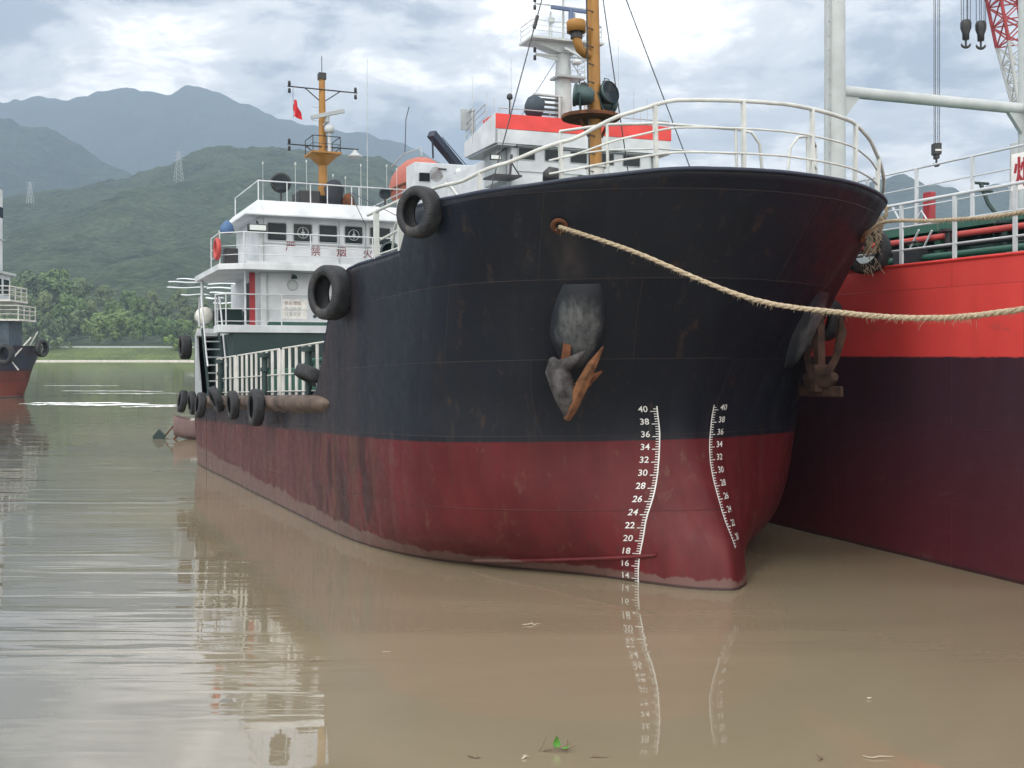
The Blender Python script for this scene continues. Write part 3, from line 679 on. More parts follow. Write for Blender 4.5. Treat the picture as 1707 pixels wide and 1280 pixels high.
# bow rail: follows the bulwark, 1 m high at the stem and running flat aft over the step
def rail_top(a):        # absolute height of the top rail
    return interp([(-1.3, 7.10), (-.9, 7.06), (-.6, 6.90), (-.1, 6.55), (.6, 6.30), (1.3, 6.14), (2.2, 6.18), (3.4, 6.25), (6, 6.27)], a)
bl = [hull_pt(c, 1, 1) for c in cols if c[0] == 'u']; bl = [Vector((p.x+.03, p.y-.03, p.z)) for p in bl if p.x < 5.6]
port_end = [k for k, p in enumerate(bl) if p.x < 1.25][-1]
blp = [hull_pt(c, 1, -1) for c in cols if c[0] == 'u']; blp = [Vector((p.x+.03, p.y+.03, p.z)) for p in blp[:port_end+1]]
ring = blp[::-1]+bl[1:]
g = G(); tp = [Vector((p.x, p.y, rail_top(p.x))) for p in ring]; 
for q in tp:
    if q.y < 0: q.z = interp([(-1.2, 7.1), (-.85, 7.05), (-.55, 6.92), (-.25, 6.72), (.2, 6.45), (.7, 6.25), (1.25, 6.07)], q.x)
g.tube(tp, .03, 8)
def sub(frac, lo, hi):
    return [Vector((p.x, p.y, p.z+(rail_top(p.x)-p.z)*frac)) for p in ring if lo < p.x < hi]
for fr in (.60, .24):
    pts = [Vector((p.x, p.y, p.z+(tp[k].z-p.z)*fr)) for k, p in enumerate(ring) if p.x < (.1 if p.y > 0 else -.2)]; g.tube(pts, .016, 7)
br = g.build('bow_railing', RAILW, ship)
def nearest_ring(b, side=1):
    return min((p for p in ring if p.y*side >= 0), key=lambda p: abs(abs(p.y)-b))
for b_, sd_ in ((2.9, 1), (1.75, 1), (.55, 1), (.7, -1), (1.75, -1), (2.75, -1)):
    p = nearest_ring(b_, sd_); g = G(); g.bar((p.x+.03, p.y*.99, p.z-.02), (p.x, p.y, min(tp, key=lambda q: (q-p).xy.length).z), .05, .06); g.build('post', RAILW, br)
for a_ in (-.05+.95, 3.45, 4.9):
    p = min((q for q in ring if q.y > 3), key=lambda q: abs(q.x-a_)); g = G(); g.bar((p.x, p.y, p.z), (p.x, p.y, rail_top(p.x)), .09 if a_ > 3 else .05, .06); g.build('post', RAILW, br)
g = G(); g.tube([(1.75, 3.72, 6.0), (1.9, 3.75, 6.15), (2.1, 3.78, 6.26)], .025, 8); g.build('rail_bracket', RAILW, br); g = G(); g.tube([(3.5, 3.8, 5.85), (5.3, 3.84, 5.75), (5.5, 3.84, 5.42)], .022, 8); g.tube([(3.5, 3.82, 5.5), (5.4, 3.86, 5.5)], .018, 6)
g.tube([(3.5, 3.6, 6.15), (4.6, 3.6, 6.15), (5.0, 3.6, 6.0), (5.2, 3.6, 5.4)], .025, 8)
g.build('rail_bracket', RAILW, br)
# inner rail of the forecastle with rounded ends left and right of the gap
for sg in (1, -1):
    b0 = -.55 if sg > 0 else -1.0
    pts = [(-.05, b0+.0*sg, 5.1), (-.08, b0-.02*sg, 6.2), (-.12, b0+.05*sg, 6.75), (-.1, b0+.18*sg, 6.93), (-.02, b0+.42*sg, 6.98), (.1, 1.2*sg, 6.98), (.45, 1.85*sg, 6.98), (1.1, 2.3*sg, 6.98)]
    if sg < 0: pts = [(-.05, -1.0, 5.1), (-.08, -1.02, 6.2), (-.12, -1.08, 6.75), (-.1, -1.25, 6.93), (-.02, -1.5, 6.98), (.1, -1.7, 6.98), (.5, -2.1, 6.98), (1.1, -2.5, 6.98)]
    g = G(); g.tube(pts, .024, 8)
    for zz_ in (6.6, 6.2): g.tube([(p[0], p[1], zz_) for p in pts[4:]], .014, 6)
    r = g.build('inner_railing', RAILW, ship)
    for k in (4, 6, 7): g = G(); g.cyl((pts[k][0], pts[k][1], 5.1), pts[k], .024, n=8); g.build('post', RAILW, r)
# main deck side panels
def panel(a0, a1, sgn, h0=1.08):
    g = G(); y = sgn*3.72
    g.tube([(a0, y, 3.02), (a0, y, 3.0+h0), (a0+.1, y, 3.04+h0), (a1-.1, y, 3.04+h0), (a1, y, 3.0+h0), (a1, y, 3.02)], .022, 6)
    for z in (3.5, 3.12): g.tube([(a0, y+.03*sgn, z), (a1, y+.03*sgn, z)], .014, 6)
    n = max(1, round((a1-a0)/.56))
    for k in range(n):
        a = a0+.2+(a1-a0-.3)*k/max(1, n-1)*1.0; j = random.uniform(-.03, .03); w = random.uniform(.085, .11)
        g.box(a-w+j, a+w+j, y-.012, y+.012, 3.03, 3.02+h0)
    return g.build('side_panel', RUSTW, ship)
for sg in (1, -1):
    for a0, a1 in ((8.95, 12.9), (13.1, 18.2), (18.3, 21.2)): panel(a0, a1, sg)
    g = G(); g.box(8.9, 24.3, sg*3.68-.03, sg*3.68+.03, 2.985, 3.12); g.build('deck_edge_bar', DARKG, ship)
for a in (10.2, 14.4, 20.2):
    g = G(); g.cyl((a, 3.80, 3.0), (a, 3.80, 3.95), .075, n=12); g.cyl((a, 3.80, 3.95), (a, 3.80, 4.06), .15, n=14); g.cyl((a, 3.80, 3.6), (a, 3.80, 3.7), .11, n=12); g.build('vent_head', DARKG, ship)
# stern bulwark web plate at the gangway
g = G(); g.prism([(0,0)], 0, 0) if False else None
g.add([(24.25, 3.86, 5.0), (23.9, 3.86, 5.0), (23.75, 3.86, 4.2), (23.2, 3.86, 3.0), (24.25, 3.86, 3.0), (24.25, 3.80, 5.0), (23.9, 3.80, 5.0), (23.75, 3.80, 4.2), (23.2, 3.80, 3.0), (24.25, 3.80, 3.0)], [(0,1,2,3,4),(9,8,7,6,5),(0,5,6,1),(1,6,7,2),(2,7,8,3)])
g.build('bulwark_bracket', GREY, ship)
# superstructure -----------------------------------------------------------
A = 21.0
g = G(); g.box(A-.2, 26.6, -3.3, 3.3, 2.99, 4.9); g.build('poop_house', DARKG, ship)
g = G()
g.prism([(A-.25, -3.85), (26.8, -3.4), (26.8, 3.4), (23.0, 4.0), (23.0, 3.25), (21.5, 3.25), (21.5, 3.75), (A-.25, 3.75)], 4.91, 5.14); g.build('boat_deck', WHITE, ship, .01)
g = G(); g.box(A, 25.6, -2.4, 2.4, 5.14, 6.80); lower = g.build('deckhouse', WHITE, ship, .02)
g = G(); g.box(A-.006, A+.0, -1.7, 2.2, 5.142, 5.26); g.build('green_skirting', GREENP, ship)
g = G(); g.prism([(A-.75, -3.1), (A-.35, -3.75), (24.8, -3.75), (24.8, 3.75), (A-.35, 3.75), (A-.75, 3.1)], 6.80, 6.98); g.build('bridge_deck', WHITE, ship, .01)
g = G(); g.box(A-.72, A-.66, -3.0, 3.0, 6.985, 7.06); g.build('deck_coaming', WHITE, ship)
# wing soffit brackets and doors in the side passage
g = G(); g.box(A+.9, A+1.9, 2.402, 2.44, 5.3, 6.6); g.build('side_door', DARKG, ship)
g = G(); g.box(A+.1, A+.16, 2.55, 2.72, 5.15, 6.79); g.build('fire_hose_pillar', REDINK, ship)
g = G(); g.box(A-.1, A+.25, 3.1, 3.5, 6.985, 7.5); g.build('wing_cabinet', BLACK, ship, .02); g = G(); g.cyl((A+3.3, 3.6, 5.14), (A+3.3, 3.6, 6.8), .05); g.cyl((A-.1, 2.9, 5.14), (A-.1, 2.9, 6.8), .03); g.build('deck_stanchion', WHITE, ship)
# wheelhouse with slanted visor
g = G(); g.box(A, 24.4, -2.55, 2.45, 6.98, 8.54); wh = g.build('wheelhouse', WHITE, ship, .02)
g = G()
b0 = [(A-.45, -2.95, 8.56), (24.9, -2.95, 8.56), (24.9, 2.95, 8.56), (A-.45, 2.95, 8.56)]; t0 = [(A-.1, -2.5, 9.03), (24.6, -2.5, 9.03), (24.6, 2.5, 9.03), (A-.1, 2.5, 9.03)]
b1 = [(x, y, 8.51) for x, y, z in b0]
g.add(b1+b0+t0, [(0,3,2,1), (0,1,5,4),(1,2,6,5),(2,3,7,6),(3,0,4,7), (4,5,9,8),(5,6,10,9),(6,7,11,10),(7,4,8,11),(8,9,10,11)]); g.build('wheelhouse_roof', WHITE, ship, .015)
def window(parent, a, b_hi, b_lo, z0, z1, face=-1, clear=False, F=None, mat=GLASS, fr=None):
    g = G(); x0 = a-.012; r = .05; pts = []
    for cx_, cz_, s0 in ((b_lo+r, z0+r, PI), (b_hi-r, z0+r, 1.5*PI), (b_hi-r, z1-r, 0), (b_lo+r, z1-r, .5*PI)):
        for k in range(4): t = s0+k*PI/6; pts.append((cx_+r*math.cos(t), cz_+r*math.sin(t)))
    n = len(pts); g.add([(x0, y, z) for y, z in pts], [tuple(range(n))]); w = g.build('window', mat, parent)
    g = G(); g.tube([(a-.012, y, z) for y, z in pts], .018, 5, closed=True); g.build('frame', fr or GREY, w)
    if clear:
        cy, cz = (b_hi+b_lo)/2, (z0+z1)/2; g = G(); g.tube([(a-.03, cy+.17*math.cos(t*PI/10), cz+.17*math.sin(t*PI/10)) for t in range(20)], .012, 5, closed=True); g.bar((a-.03, cy, cz-.13), (a-.03, cy, cz+.13), .025); g.bar((a-.03, cy-.05, cz), (a-.03, cy+.05, cz), .04); g.build('clear_view_screen', PALEGREY, w)
    return w
for k, (bh, bl_) in enumerate([(2.18, 1.58), (1.36, .76), (.54, -.06), (-.30, -.90), (-1.14, -1.84)]): window(wh, A, bh, bl_, 7.80, 8.36, clear=k in (1, 3))
def text_on(parent, s_, a, b, z, size, mat, off=.004, bold=.006, name='lettering'):
    vs, fs = text_verts(s_, size, bold); g = G()
    g.add([(a-off, b-v.x, z+v.y) for v in vs], [f[::1] for f in fs]); return g.build(name, mat, parent)
for ch, b_, z_ in (('严', 1.62, 7.52), ('禁', .82, 7.40), ('烟', -.02, 7.40), ('火', -.9, 7.38)): text_on(wh, ch, A, b_, z_, .34, DARKRED, bold=.003)
# porthole, lamps, notice
g = G(); g.lathe([(.0,0),(.15,0)], (A-.008, 1.40, 6.42), (-1,0,0), 18); ph = g.build('porthole', PALEGREY, lower); g = G(); g.tube([(A-.012, 1.40+.16*math.cos(t*PI/9), 6.42+.16*math.sin(t*PI/9)) for t in range(18)], .018, 5, closed=True); g.build('frame', GREY, ph)
for b_ in (1.42, .25):
    g = G(); g.bar((A, b_, 6.74), (A-.3, b_, 6.70), .03); g.lathe([(.11, -.06), (.08, .02), (.02, .05)], (A-.3, b_, 6.66), (0,0,1), 12); g.build('deck_lamp', DARKG, lower)
g = G(); g.box(A-.012, A, .95, 1.75, 5.36, 5.98); nb = g.build('notice_board', plain('notice_board_white', (.72, .72, .70), .5), lower)
for i, s_ in enumerate(['防火须知', '禁止吸烟', '注意安全']): text_on(nb, s_, A-.012, 1.66, 5.80-.17*i, .13, DARKRED if i == 0 else GREY, bold=0)
g = G(); g.tube([(A-.02, .72, 6.1), (A-.06, .70, 5.95), (A-.02, .74, 5.7)], .025, 6); g.build('wall_hook', BLACK, lower)
g = G(); g.cyl((A-.04, .7, 5.45), (A, .7, 5.45), .05); g.cyl((A-.04, .1, 5.5), (A, .1, 5.5), .04); g.build('wall_fitting', DARKG, lower)
for b_, z0, z1 in ((2.2, 5.2, 6.78), (.42, 6.1, 6.78), (-.1, 5.2, 6.78), (-1.3, 5.2, 6.78)):
    g = G(); g.cyl((A-.03, b_, z0), (A-.03, b_, z1), .022, n=8); g.build('wall_pipe', GREY, lower)
for b_ in (2.3, -.12, -1.0, -2.3):
    g = G(); g.cyl((A-.03, b_, 7.0), (A-.03, b_, 8.5), .016, n=8); g.build('wall_pipe', GREY, wh)
g = G(); g.box(A-.03, A, -2.2, 2.35, 7.70, 7.73); g.build('rain_gutter', GREY, wh)
g = G(); g.box(A-.02, A, -1.1, -.45, 5.25, 6.55); g.build('house_door', GREY, lower, .02)
for s_ in (1,): 
    g = G(); g.box(A-.35, A-.2, 2.25, 2.85, 8.02, 8.24); fl = g.build('floodlight', BLACK, ship, .01); g = G(); g.box(A-.36, A-.352, 2.30, 2.80, 8.05, 8.21); g.build('lens', LENS, fl); g = G(); g.bar((A-.2, 2.5, 8.2), (A+.05, 2.5, 8.38), .04); g.build('bracket', BLACK, fl)
# bridge and boat deck rails
rp = [(A+1.2, 3.68, 6.98), (A-.2, 3.68, 6.98), (A-.7, 3.05, 6.98), (A-.7, 1.0, 6.98), (A-.7, -1.0, 6.98), (A-.7, -3.05, 6.98), (A-.2, -3.68, 6.98)]
railing('bridge_railing', ship, rp, [.95, .55, .28], [0, 1, 2, 3, 4, 5, 6], WHITE)
rp = [(24.2, 3.95, 5.14), (A+.2, 3.75, 5.14), (A-.18, 3.5, 5.14), (A-.2, 1.8, 5.14), (A-.2, 0, 5.14), (A-.2, -2, 5.14), (A-.2, -3.8, 5.14)]
railing('boat_deck_railing', ship, rp[1:], [.95, .5, .12], [0, 1, 2, 3, 4, 5], WHITE)
rp = [(24.5, 2.45, 9.03), (A+.0, 2.45, 9.03), (A+.0, .8, 9.03), (A, -.8, 9.03), (A+.0, -2.45, 9.03), (24.5, -2.45, 9.03)]
railing('roof_railing', ship, rp, [.62], [0, 1, 2, 3, 4, 5], WHITE)
for b_ in (1.55, .25, -.55): g = G(); g.cyl((A, b_, 9.03), (A, b_, 9.65), .018); g.build('rail_post', WHITE, ship)
# stair from main deck to boat deck, beside the house
g = G()
for b_ in (3.93, 3.36): g.tube([(21.5, b_, 3.9), (21.75, b_, 4.3), (22.5, b_, 6.0), (22.6, b_, 6.14), (22.9, b_, 6.16), (22.95, b_, 5.2)], .028, 7)
st = g.build('stair_rail', WHITE, ship)
for b_ in (3.90, 3.40): g = G(); g.bar((21.5, b_, 3.0), (22.6, b_, 5.1), .05, .16); g.build('stair_stringer', DARKG, st)
for k in range(8): z = 3.2+k*.25; a = 21.5+(z-3)*.52; g = G(); g.box(a-.08, a+.12, 3.42, 3.88, z-.02, z+.02); g.build('step', GREY, st)
g = G(); g.box(23.3, 24.0, 2.5, 3.3, 5.15, 5.8); g.build('equipment_locker', DARKG, ship)
# lifebuoy, life raft, tarp
g = G(); R3 = Matrix.Rotation(PI/2, 4, 'Y')
tor = G(); 
for k in range(0,): pass
def torus_mesh(R, r, n=28, m=10):
    g = G(); g.tube([(R*math.cos(2*PI*k/n), R*math.sin(2*PI*k/n), 0) for k in range(n)], r, m, closed=True); return g
lb = torus_mesh(.28, .07).build('lifebuoy', REDPIPE); lb.matrix_basis = at(FM, A-.1, 3.74, 7.45, Matrix.Rotation(PI/2, 4, 'X')); tag(lb, 'orange red lifebuoy on the wing railing of the black tanker bridge', 'lifebuoy')
g = G(); g.lathe([(0,-.55),(.2,-.54),(.3,-.42),(.33,-.2),(.34,0),(.33,.2),(.3,.42),(.2,.54),(0,.55)], (0,0,0), (1,0,0), 20)
lr = g.build('life_raft_canister', plain('canister_white', (.62, .62, .58), .5)); lr.matrix_basis = at(FM, 24.0, 3.6, 5.62) @ Matrix.Scale(.85, 4)
tag(lr, 'cream round ended life raft drum behind the stair rails of the black tanker', 'life raft')
g = G(); g.tube([(0, .342*math.cos(t*PI/10), .342*math.sin(t*PI/10)) for t in range(20)], .012, 5, closed=True); g.build('strap', BLACK, lr)
g = G(); R = [[(.16*math.cos(t*PI/6)*(1+.2*math.sin(3*t+k))*w, .16*math.sin(t*PI/6)*(1+.25*math.cos(2*t+k))*w, h) for t in range(13)] for k, (h, w) in enumerate([(0,.9),(.1,1.2),(.2,1.1),(.3,.8),(.38,.4),(.41,.05)])]
g.grid(R); tp_ = g.build('tarpaulin_cover', CLOTHB); tp_.matrix_basis = at(FM, A-.15, 3.45, 7.93); tag(tp_, 'crumpled blue tarp cover on the wing rail end of the black tanker bridge', 'tarp')
# main mast
MA = 22.4
mast = g = G(); g.tube([(MA, 0, 9.0), (MA, 0, 11.0), (MA, 0, 13.5)], [.17, .13, .10], 14); mast = g.build('main_mast', OCHRE, ship)
g = G(); g.box(MA-.12, MA+.12, -.12, .12, 13.4, 13.62); g.cyl((MA,0,13.6),(MA,0,14.2),.012); g.build('masthead', BLACK, mast)
for z_, L_, zr in ((13.05, 1.18, 0), (11.15, 1.2, 0)):
    g = G(); g.tube([(MA-.1, L_, z_), (MA-.1, -L_, z_)], .022, 6); g.tube([(MA-.1, .6, z_), (MA, 0, z_-.42)], .018, 6); g.tube([(MA-.1, -.6, z_), (MA, 0, z_-.42)], .018, 6); ca = g.build('crossarm', BLACK, mast)
    for sx in (1, -1):
        if z_ < 12 and sx < 0: continue
        g = G(); y = sx*(L_-.06)
        for dz in (.1, -.14): g.lathe([(.0,-.08),(.045,-.07),(.05,.04),(.03,.08),(0,.09)], (MA-.1, y, z_+dz), (0,0,1), 10)
        g.build('navigation_light', BLACK, ca)
g = G(); g.lathe([(.0,.16),(.05,.14),(.09,.06),(.24,-.06),(.24,-.1),(0,-.13)], (MA-.1, -1.08, 10.98), (0,0,1), 16); g.build('pendant_lamp', PALEGREY, mast)
g = G(); g.prism([(MA-.55, -.5), (MA+.5, -.5), (MA+.5, .5), (MA-.55, .5)], 10.86, 10.92); g.lathe([(.1,-.35),(.16,-.32),(.50,0)], (MA, 0, 10.86), (0,0,1), 14); pf = g.build('mast_platform', OCHRE, mast)
railing('platform_rail', mast, [(MA+.45, .46, 10.92), (MA-.5, .46, 10.92), (MA-.52, 0, 10.92), (MA-.5, -.46, 10.92), (MA+.45, -.46, 10.92)], [.5, .25], [0,1,2,3,4], BLACK, .016, .01, .014)
g = G(); g.cyl((MA-.3, -.15, 10.92), (MA-.3, -.15, 11.6), .05); g.lathe([(.0,-.14),(.15,-.13),(.17,0),(.15,.1),(0,.17)], (MA-.3, -.15, 11.72), (0,0,1), 16); g.build('satellite_dome', WHITE_CLEAN, mast)
g = G(); g.bar((MA-.45, .50, 12.0), (MA-.45, -.62, 12.32), .10, .13); g.cyl((MA-.4, -.05, 11.9), (MA-.4, -.05, 12.2), .08); g.bar((MA, 0, 11.85), (MA-.45, -.05, 11.9), .06); g.build('radar_scanner', GREY, mast, .01)
for zz_ in (12.45, 12.0): g = G(); g.tube([(MA, 0, zz_), (MA-.1, .38, zz_)], .01, 5); g.build('aerial', GREY, mast)
# roof gear
def dish(a, b, z, r, lab_lens=True, yaw=.3):
    g = G(); c = (a, b, z+.35+r); ax = (-math.cos(yaw), math.sin(yaw), 0)
    g.lathe([(0,-r*.45),(r*.55,-r*.42),(r*.95,-r*.2),(r,0),(r,.1*r),(r*.85,.12*r)], c, ax, 20); g.cyl((a, b, z), (a, b, z+.35+r*.3), .035); g.bar((a, b-r*1.02, c[2]), (a, b-r*.1, z+.36), .03); g.bar((a, b+r*1.02, c[2]), (a, b+r*.1, z+.36), .03)
    o = g.build('searchlight', BLACK, ship); g = G(); g.lathe([(0,0),(r*.35,0),(r*.85,.02)], Vector(c)+Vector(ax)*.1*r, ax, 16); g.build('lens', GLASS, o); return o
dish(A+.5, 1.62, 9.03, .33); dish(A+.5, -1.85, 9.03, .2)
g = G(); g.box(A+.6, A+1.6, .3, 1.0, 9.03, 9.55); g.box(A+.75, A+1.4, -.35, .3, 9.03, 9.45); g.build('roof_locker', BLACK, ship, .04)
g = G(); g.lathe([(.05,0),(.3,.02),(.28,.35),(.33,.62),(.2,.85),(0,.92)], (A+.55, -.13, 9.03), (0,0,1), 14); g.build('covered_compass', plain('black_canvas', (.02,.025,.035), .8), ship)
g = G(); g.lathe([(.22,0),(.2,.25),(.12,.42),(0,.46)], (A+.35, -.55, 9.03), (0,0,1), 12); g.build('covered_winch', RUST, ship)
for b_, h_ in ((2.1, 1.35), (1.05, 1.4), (.68, 1.5), (-.2, 1.1), (-.62, 1.05), (-1.15, 1.5), (-2.05, 1.55), (-2.4, 1.45)):
    g = G(); g.cyl((A+.9, b_, 9.03), (A+.9, b_, 9.03+h_), .014, .008, 6); g.cyl((A+.9, b_, 9.0+h_), (A+.9, b_, 9.08+h_), .03, n=8); g.build('whip_aerial', PALEGREY, ship)
g = G(); g.tube([(A+1, -1.4, 9.03), (A+1.0, -1.42, 12.0), (A+1.0, -1.45, 14.2)], [.016,.01,.006], 6); g.build('whip_aerial', PALEGREY, ship)
g = G(); g.tube([(A, -.55, 9.45), (15, -.9, 7.4), (8.0, -1.2, 5.4)], .012, 5); g.build('stay_wire', WIRE, ship)
g = G(); g.tube([(A, -.5, 9.45), (20.2, -.75, 8.3)], .012, 5); g.build('stay_wire', WIRE, ship)
# flag
g = G(); R = [[(0, -.02-.30*(j/8)*(.3+.7*i/10)-.02*math.sin(i+j), -.55*i/10-.10*(j/8)*(i/10)) for j in range(9)] for i in range(11)]
R = [[(x+.05*math.sin(j*.9+i*.4), y, z) for j, (x, y, z) in enumerate(r)] for i, r in enumerate(R)]
g.grid(R); fl = g.build('flag', FLAGR); fl.matrix_basis = at(FM, MA-.1, 1.0, 12.62); tag(fl, 'small limp red flag hanging below the mast crossarm of the black tanker', 'flag')
g = G(); g.tube([(0,0,.4),(0,0,-.6)], .006, 4); g.build('halyard', WIRE, fl)
# foremast -------------------------------------------------------------------
fa = 4.1
g = G(); g.tube([(fa, 0, 5.1), (fa, 0, 9.5), (fa, 0, 13.7)], [.125, .12, .10], 18); fm = g.build('foremast', OCHRE, ship)
g = G(); g.cyl((fa, 0, 5.1), (fa, 0, 7.12), .17, n=18); g.cyl((fa, 0, 7.12), (fa, 0, 7.16), .20, n=18); g.build('mast_step', RUSTW, fm)
g = G()
for y in (.22, .30)[:1]: g.bar((fa-.16, .22, 5.3), (fa-.16, .22, 13.2), .02)
for k in range(20): z = 6.7+k*.33; g.bar((fa-.16, .22, z), (fa-.1, .05, z), .016)
g.build('mast_ladder', BLACK, fm)
g = G(); g.prism([(fa+.55*math.cos(t*PI/8)*.9, .08+.56*math.sin(t*PI/8)) for t in range(16)], 8.02, 8.09); g.bar((fa, .3, 8.0), (fa, .13, 7.7), .05); g.bar((fa, -.3, 8.0), (fa, -.13, 7.7), .05); g.build('light_platform', RUST, fm, .01)
def drum(a, b, z, r, ax, L_, name='floodlight'):
    ax = Vector(ax).normalized(); g = G()
    g.lathe([(0,-L_),(r*.5,-L_*.98),(r*.8,-L_*.75),(r*.92,-L_*.4),(r*.95,0),(r*1.06,.01),(r*1.06,.05),(r*.98,.06)], (a, b, z), ax, 22)
    sd_ = ax.cross(Vector((0,0,1))).normalized()
    for s_ in (1, -1): g.tube([Vector((a, b, z))+sd_*s_*r*1.08-ax*.06, Vector((a, b, z-r*1.05))+sd_*s_*r*.7-ax*.06, Vector((a, b, 8.09))-ax*.06], .018, 6)
    g.tube([Vector((a, b, z+r))-ax*.05+sd_*.06, Vector((a, b, z+r+.07))-ax*.05+sd_*.06, Vector((a, b, z+r+.07))-ax*.05-sd_*.06, Vector((a, b, z+r))-ax*.05-sd_*.06], .01, 5)
    o = g.build(name, BRONZ, fm); g = G(); g.lathe([(0,.0),(r*.5,.02),(r*.98,.04)], Vector((a, b, z)), ax, 22); g.build('lens', GLASS, o)
    g = G(); g.cyl(Vector((a,b,z))-ax*L_*.4+Vector((0,0,r*.8)), Vector((a,b,z))-ax*L_*.4+Vector((0,0,r*1.15)), .06, n=10); g.build('vent_cap', BLACK, o); return o
drum(fa-.1, .42, 8.42, .20, (.5, .8, .12), .32); drum(fa-.12, -.24, 8.52, .21, (-.75, -.2, .12), .2); drum(fa+.1, -.36, 8.36, .20, (.2, -.9, -.1), .24)
g = G(); g.tube([(fa-.0, .08, 9.22), (fa-.05, .22, 9.22), (fa-.08, .33, 9.28), (fa-.1, .40, 9.42), (fa-.1, .41, 9.52)], [.085]*5, 14); vp = g.build('vent_pipe', OCHRE, fm)
g = G(); g.cyl((fa-.1, .41, 9.46), (fa-.1, .41, 9.60), .11, n=14); g.build('vent_screen', BLACK, vp)
g = G(); g.lathe([(.12,-.02),(.175,-.03),(.18,.15),(.165,.185),(0,.21)], (fa-.1, .41, 9.60), (0,0,1), 20); g.build('vent_cap', OCHRE, vp)
for p0, p1 in (((fa, 0, 13.6), (fa, 2.52, 5.3)), ((fa, 0, 12.0), (fa, -3.0, 5.2)), ((fa, 0, 11.8), (fa, -.98, 5.2))):
    g = G(); g.tube([p0, p1], .011, 5); g.build('stay_wire', WIRE, fm)
g = G()
P0, P1 = Vector((fa, 0, 13.6)), Vector((fa, 2.52, 5.3))
c = P0.lerp(P1, .47); g.tube([c-(P1-P0).normalized()*.12, c+(P1-P0).normalized()*.12], .035, 8); g.build('turnbuckle', BLACK, fm)
# forecastle clutter just showing above the bulwark
g = G(); g.tube([(2.2, 3.5, 6.0), (2.1, 3.3, 6.1), (2.0, 3.0, 6.09), (1.9, 2.7, 6.12), (1.75, 2.4, 6.1)], .06, 7); g.build('canvas_roll', BLACK, ship)
g = G(); g.cyl((1.5, 2.2, 5.1), (1.5, 2.2, 6.3), .05); g.cyl((1.2, 1.9, 5.1), (1.2, 1.9, 6.35), .04); g.lathe([(.0,.2),(.12,.15),(.16,0),(.1,-.1)], (1.5, 2.2, 6.35), (.2,.6,.3), 12); g.box(.9, 1.5, 1.6, 2.4, 5.95, 6.1); g.build('windlass', BLACK, ship)
# cowl vents at the after step
for (a, b) in ((6.4, 3.2), (6.05, 2.9)):
    g = G(); g.cyl((a, b, 5.0), (a, b, 5.55), .09, n=12); g.lathe([(.0,-.12),(.15,-.1),(.19,0),(.19,.07),(.15,.07)], (a, b, 5.72), (-.7,.6,.1), 16); g.build('cowl_vent', DARKG, ship)
g = G()
for k in range(7): g.tube([Vector((7.3+.08*k, 3.7, 5.42-.05*k))+Vector((.05*math.cos(t*PI/4), .02*(k % 2)*math.sin(t*PI/4), .05*math.sin(t*PI/4))) for t in range(8)], .014, 5, closed=True)
g.build('chain', BLACK, ship)
# ------------------------------------------------------------------ tyres
def tyre_mesh(R=.45, w=.28):
    g = G(); pr = [(R*.60, -w*.36), (R*.62, -w*.48), (R*.80, -w*.52), (R*.93, -w*.47), (R*.985, -w*.36), (R, -w*.2), (R, w*.2), (R*.985, w*.36), (R*.93, w*.47), (R*.80, w*.52), (R*.62, w*.48), (R*.60, w*.36), (R*.72, w*.25), (R*.9, 0), (R*.72, -w*.25), (R*.60, -w*.36)]
    g.lathe(pr, (0,0,0), (0,0,1), 32); return g
def tread():
    m, nt, b = base('worn_tyre'); o = N(nt, 'ShaderNodeTexCoord').outputs['Object']
    s = N(nt, 'ShaderNodeSeparateXYZ'); L(nt, o, s.inputs[0])
    ang = M2(nt, 'ARCTAN2', s.outputs[0], s.outputs[1]); blk = M2(nt, 'SINE', M2(nt, 'MULTIPLY', ang, 46)); gr = M2(nt, 'SINE', M2(nt, 'MULTIPLY', s.outputs[2], 90))
    n = nz(nt, o, 7, 6, .65); c = mixc(nt, ramp(nt, n, .35, .7), (.006, .008, .012), (.026, .029, .034)); c = mixc(nt, ramp(nt, nz(nt, o, 3, 4), .58, .7, 0, .5), c, (.08, .075, .06))
    L(nt, c, b.inputs['Base Color']); b.inputs['Roughness'].default_value = .7; bump(nt, b, M2(nt, 'ADD', M2(nt, 'MULTIPLY', blk, gr), M2(nt, 'MULTIPLY', n, 3)), .28, .012); return m
TYRE = tread()
tyre0 = None
def tyre(F, a, b, z, R, tilt, lab, yaw=0, grp='tyre fenders along the black hull', lean=0, w=1.0):
    """hangs flat on the ship side: its axle points athwartships"""
    global tyre0
    if tyre0 is None: tyre0 = tyre_mesh(.45, .30).build('tyre', TYRE); o = tyre0
    else: o = tyre0.copy(); COL.objects.link(o)
    Rm = Matrix.Rotation(yaw, 4, 'Z') @ Matrix.Rotation(-PI/2+lean, 4, 'X') @ Matrix.Rotation(tilt, 4, 'Y')
    o.matrix_basis = at(F, a, b, z, Rm) @ Matrix.Diagonal((R/.45, R/.45, R/.45*w, 1)); tag(o, lab, 'tyre', grp); return o
tyre(FM, 7.05, 4.20, 4.97, .53, 0, 'largest tyre fender, hanging where the black bulwark drops to the main deck', yaw=.32, w=1.15)
tyre(FM, 2.15, 4.20, 5.80, .40, 0, 'big tyre fender at the step in the black bulwark under the white handrail', yaw=.40, w=1.1)
tl = ['largest of the low tyres, below the foremost white side panel', 'upright tyre between two tilted ones under the middle white panel', 'tyre leaning to the right below the white panels', 'pale topped tyre under the aftmost white panel', 'second tyre from the stern under the stair foot', 'aftmost low tyre at the corner of the stern']
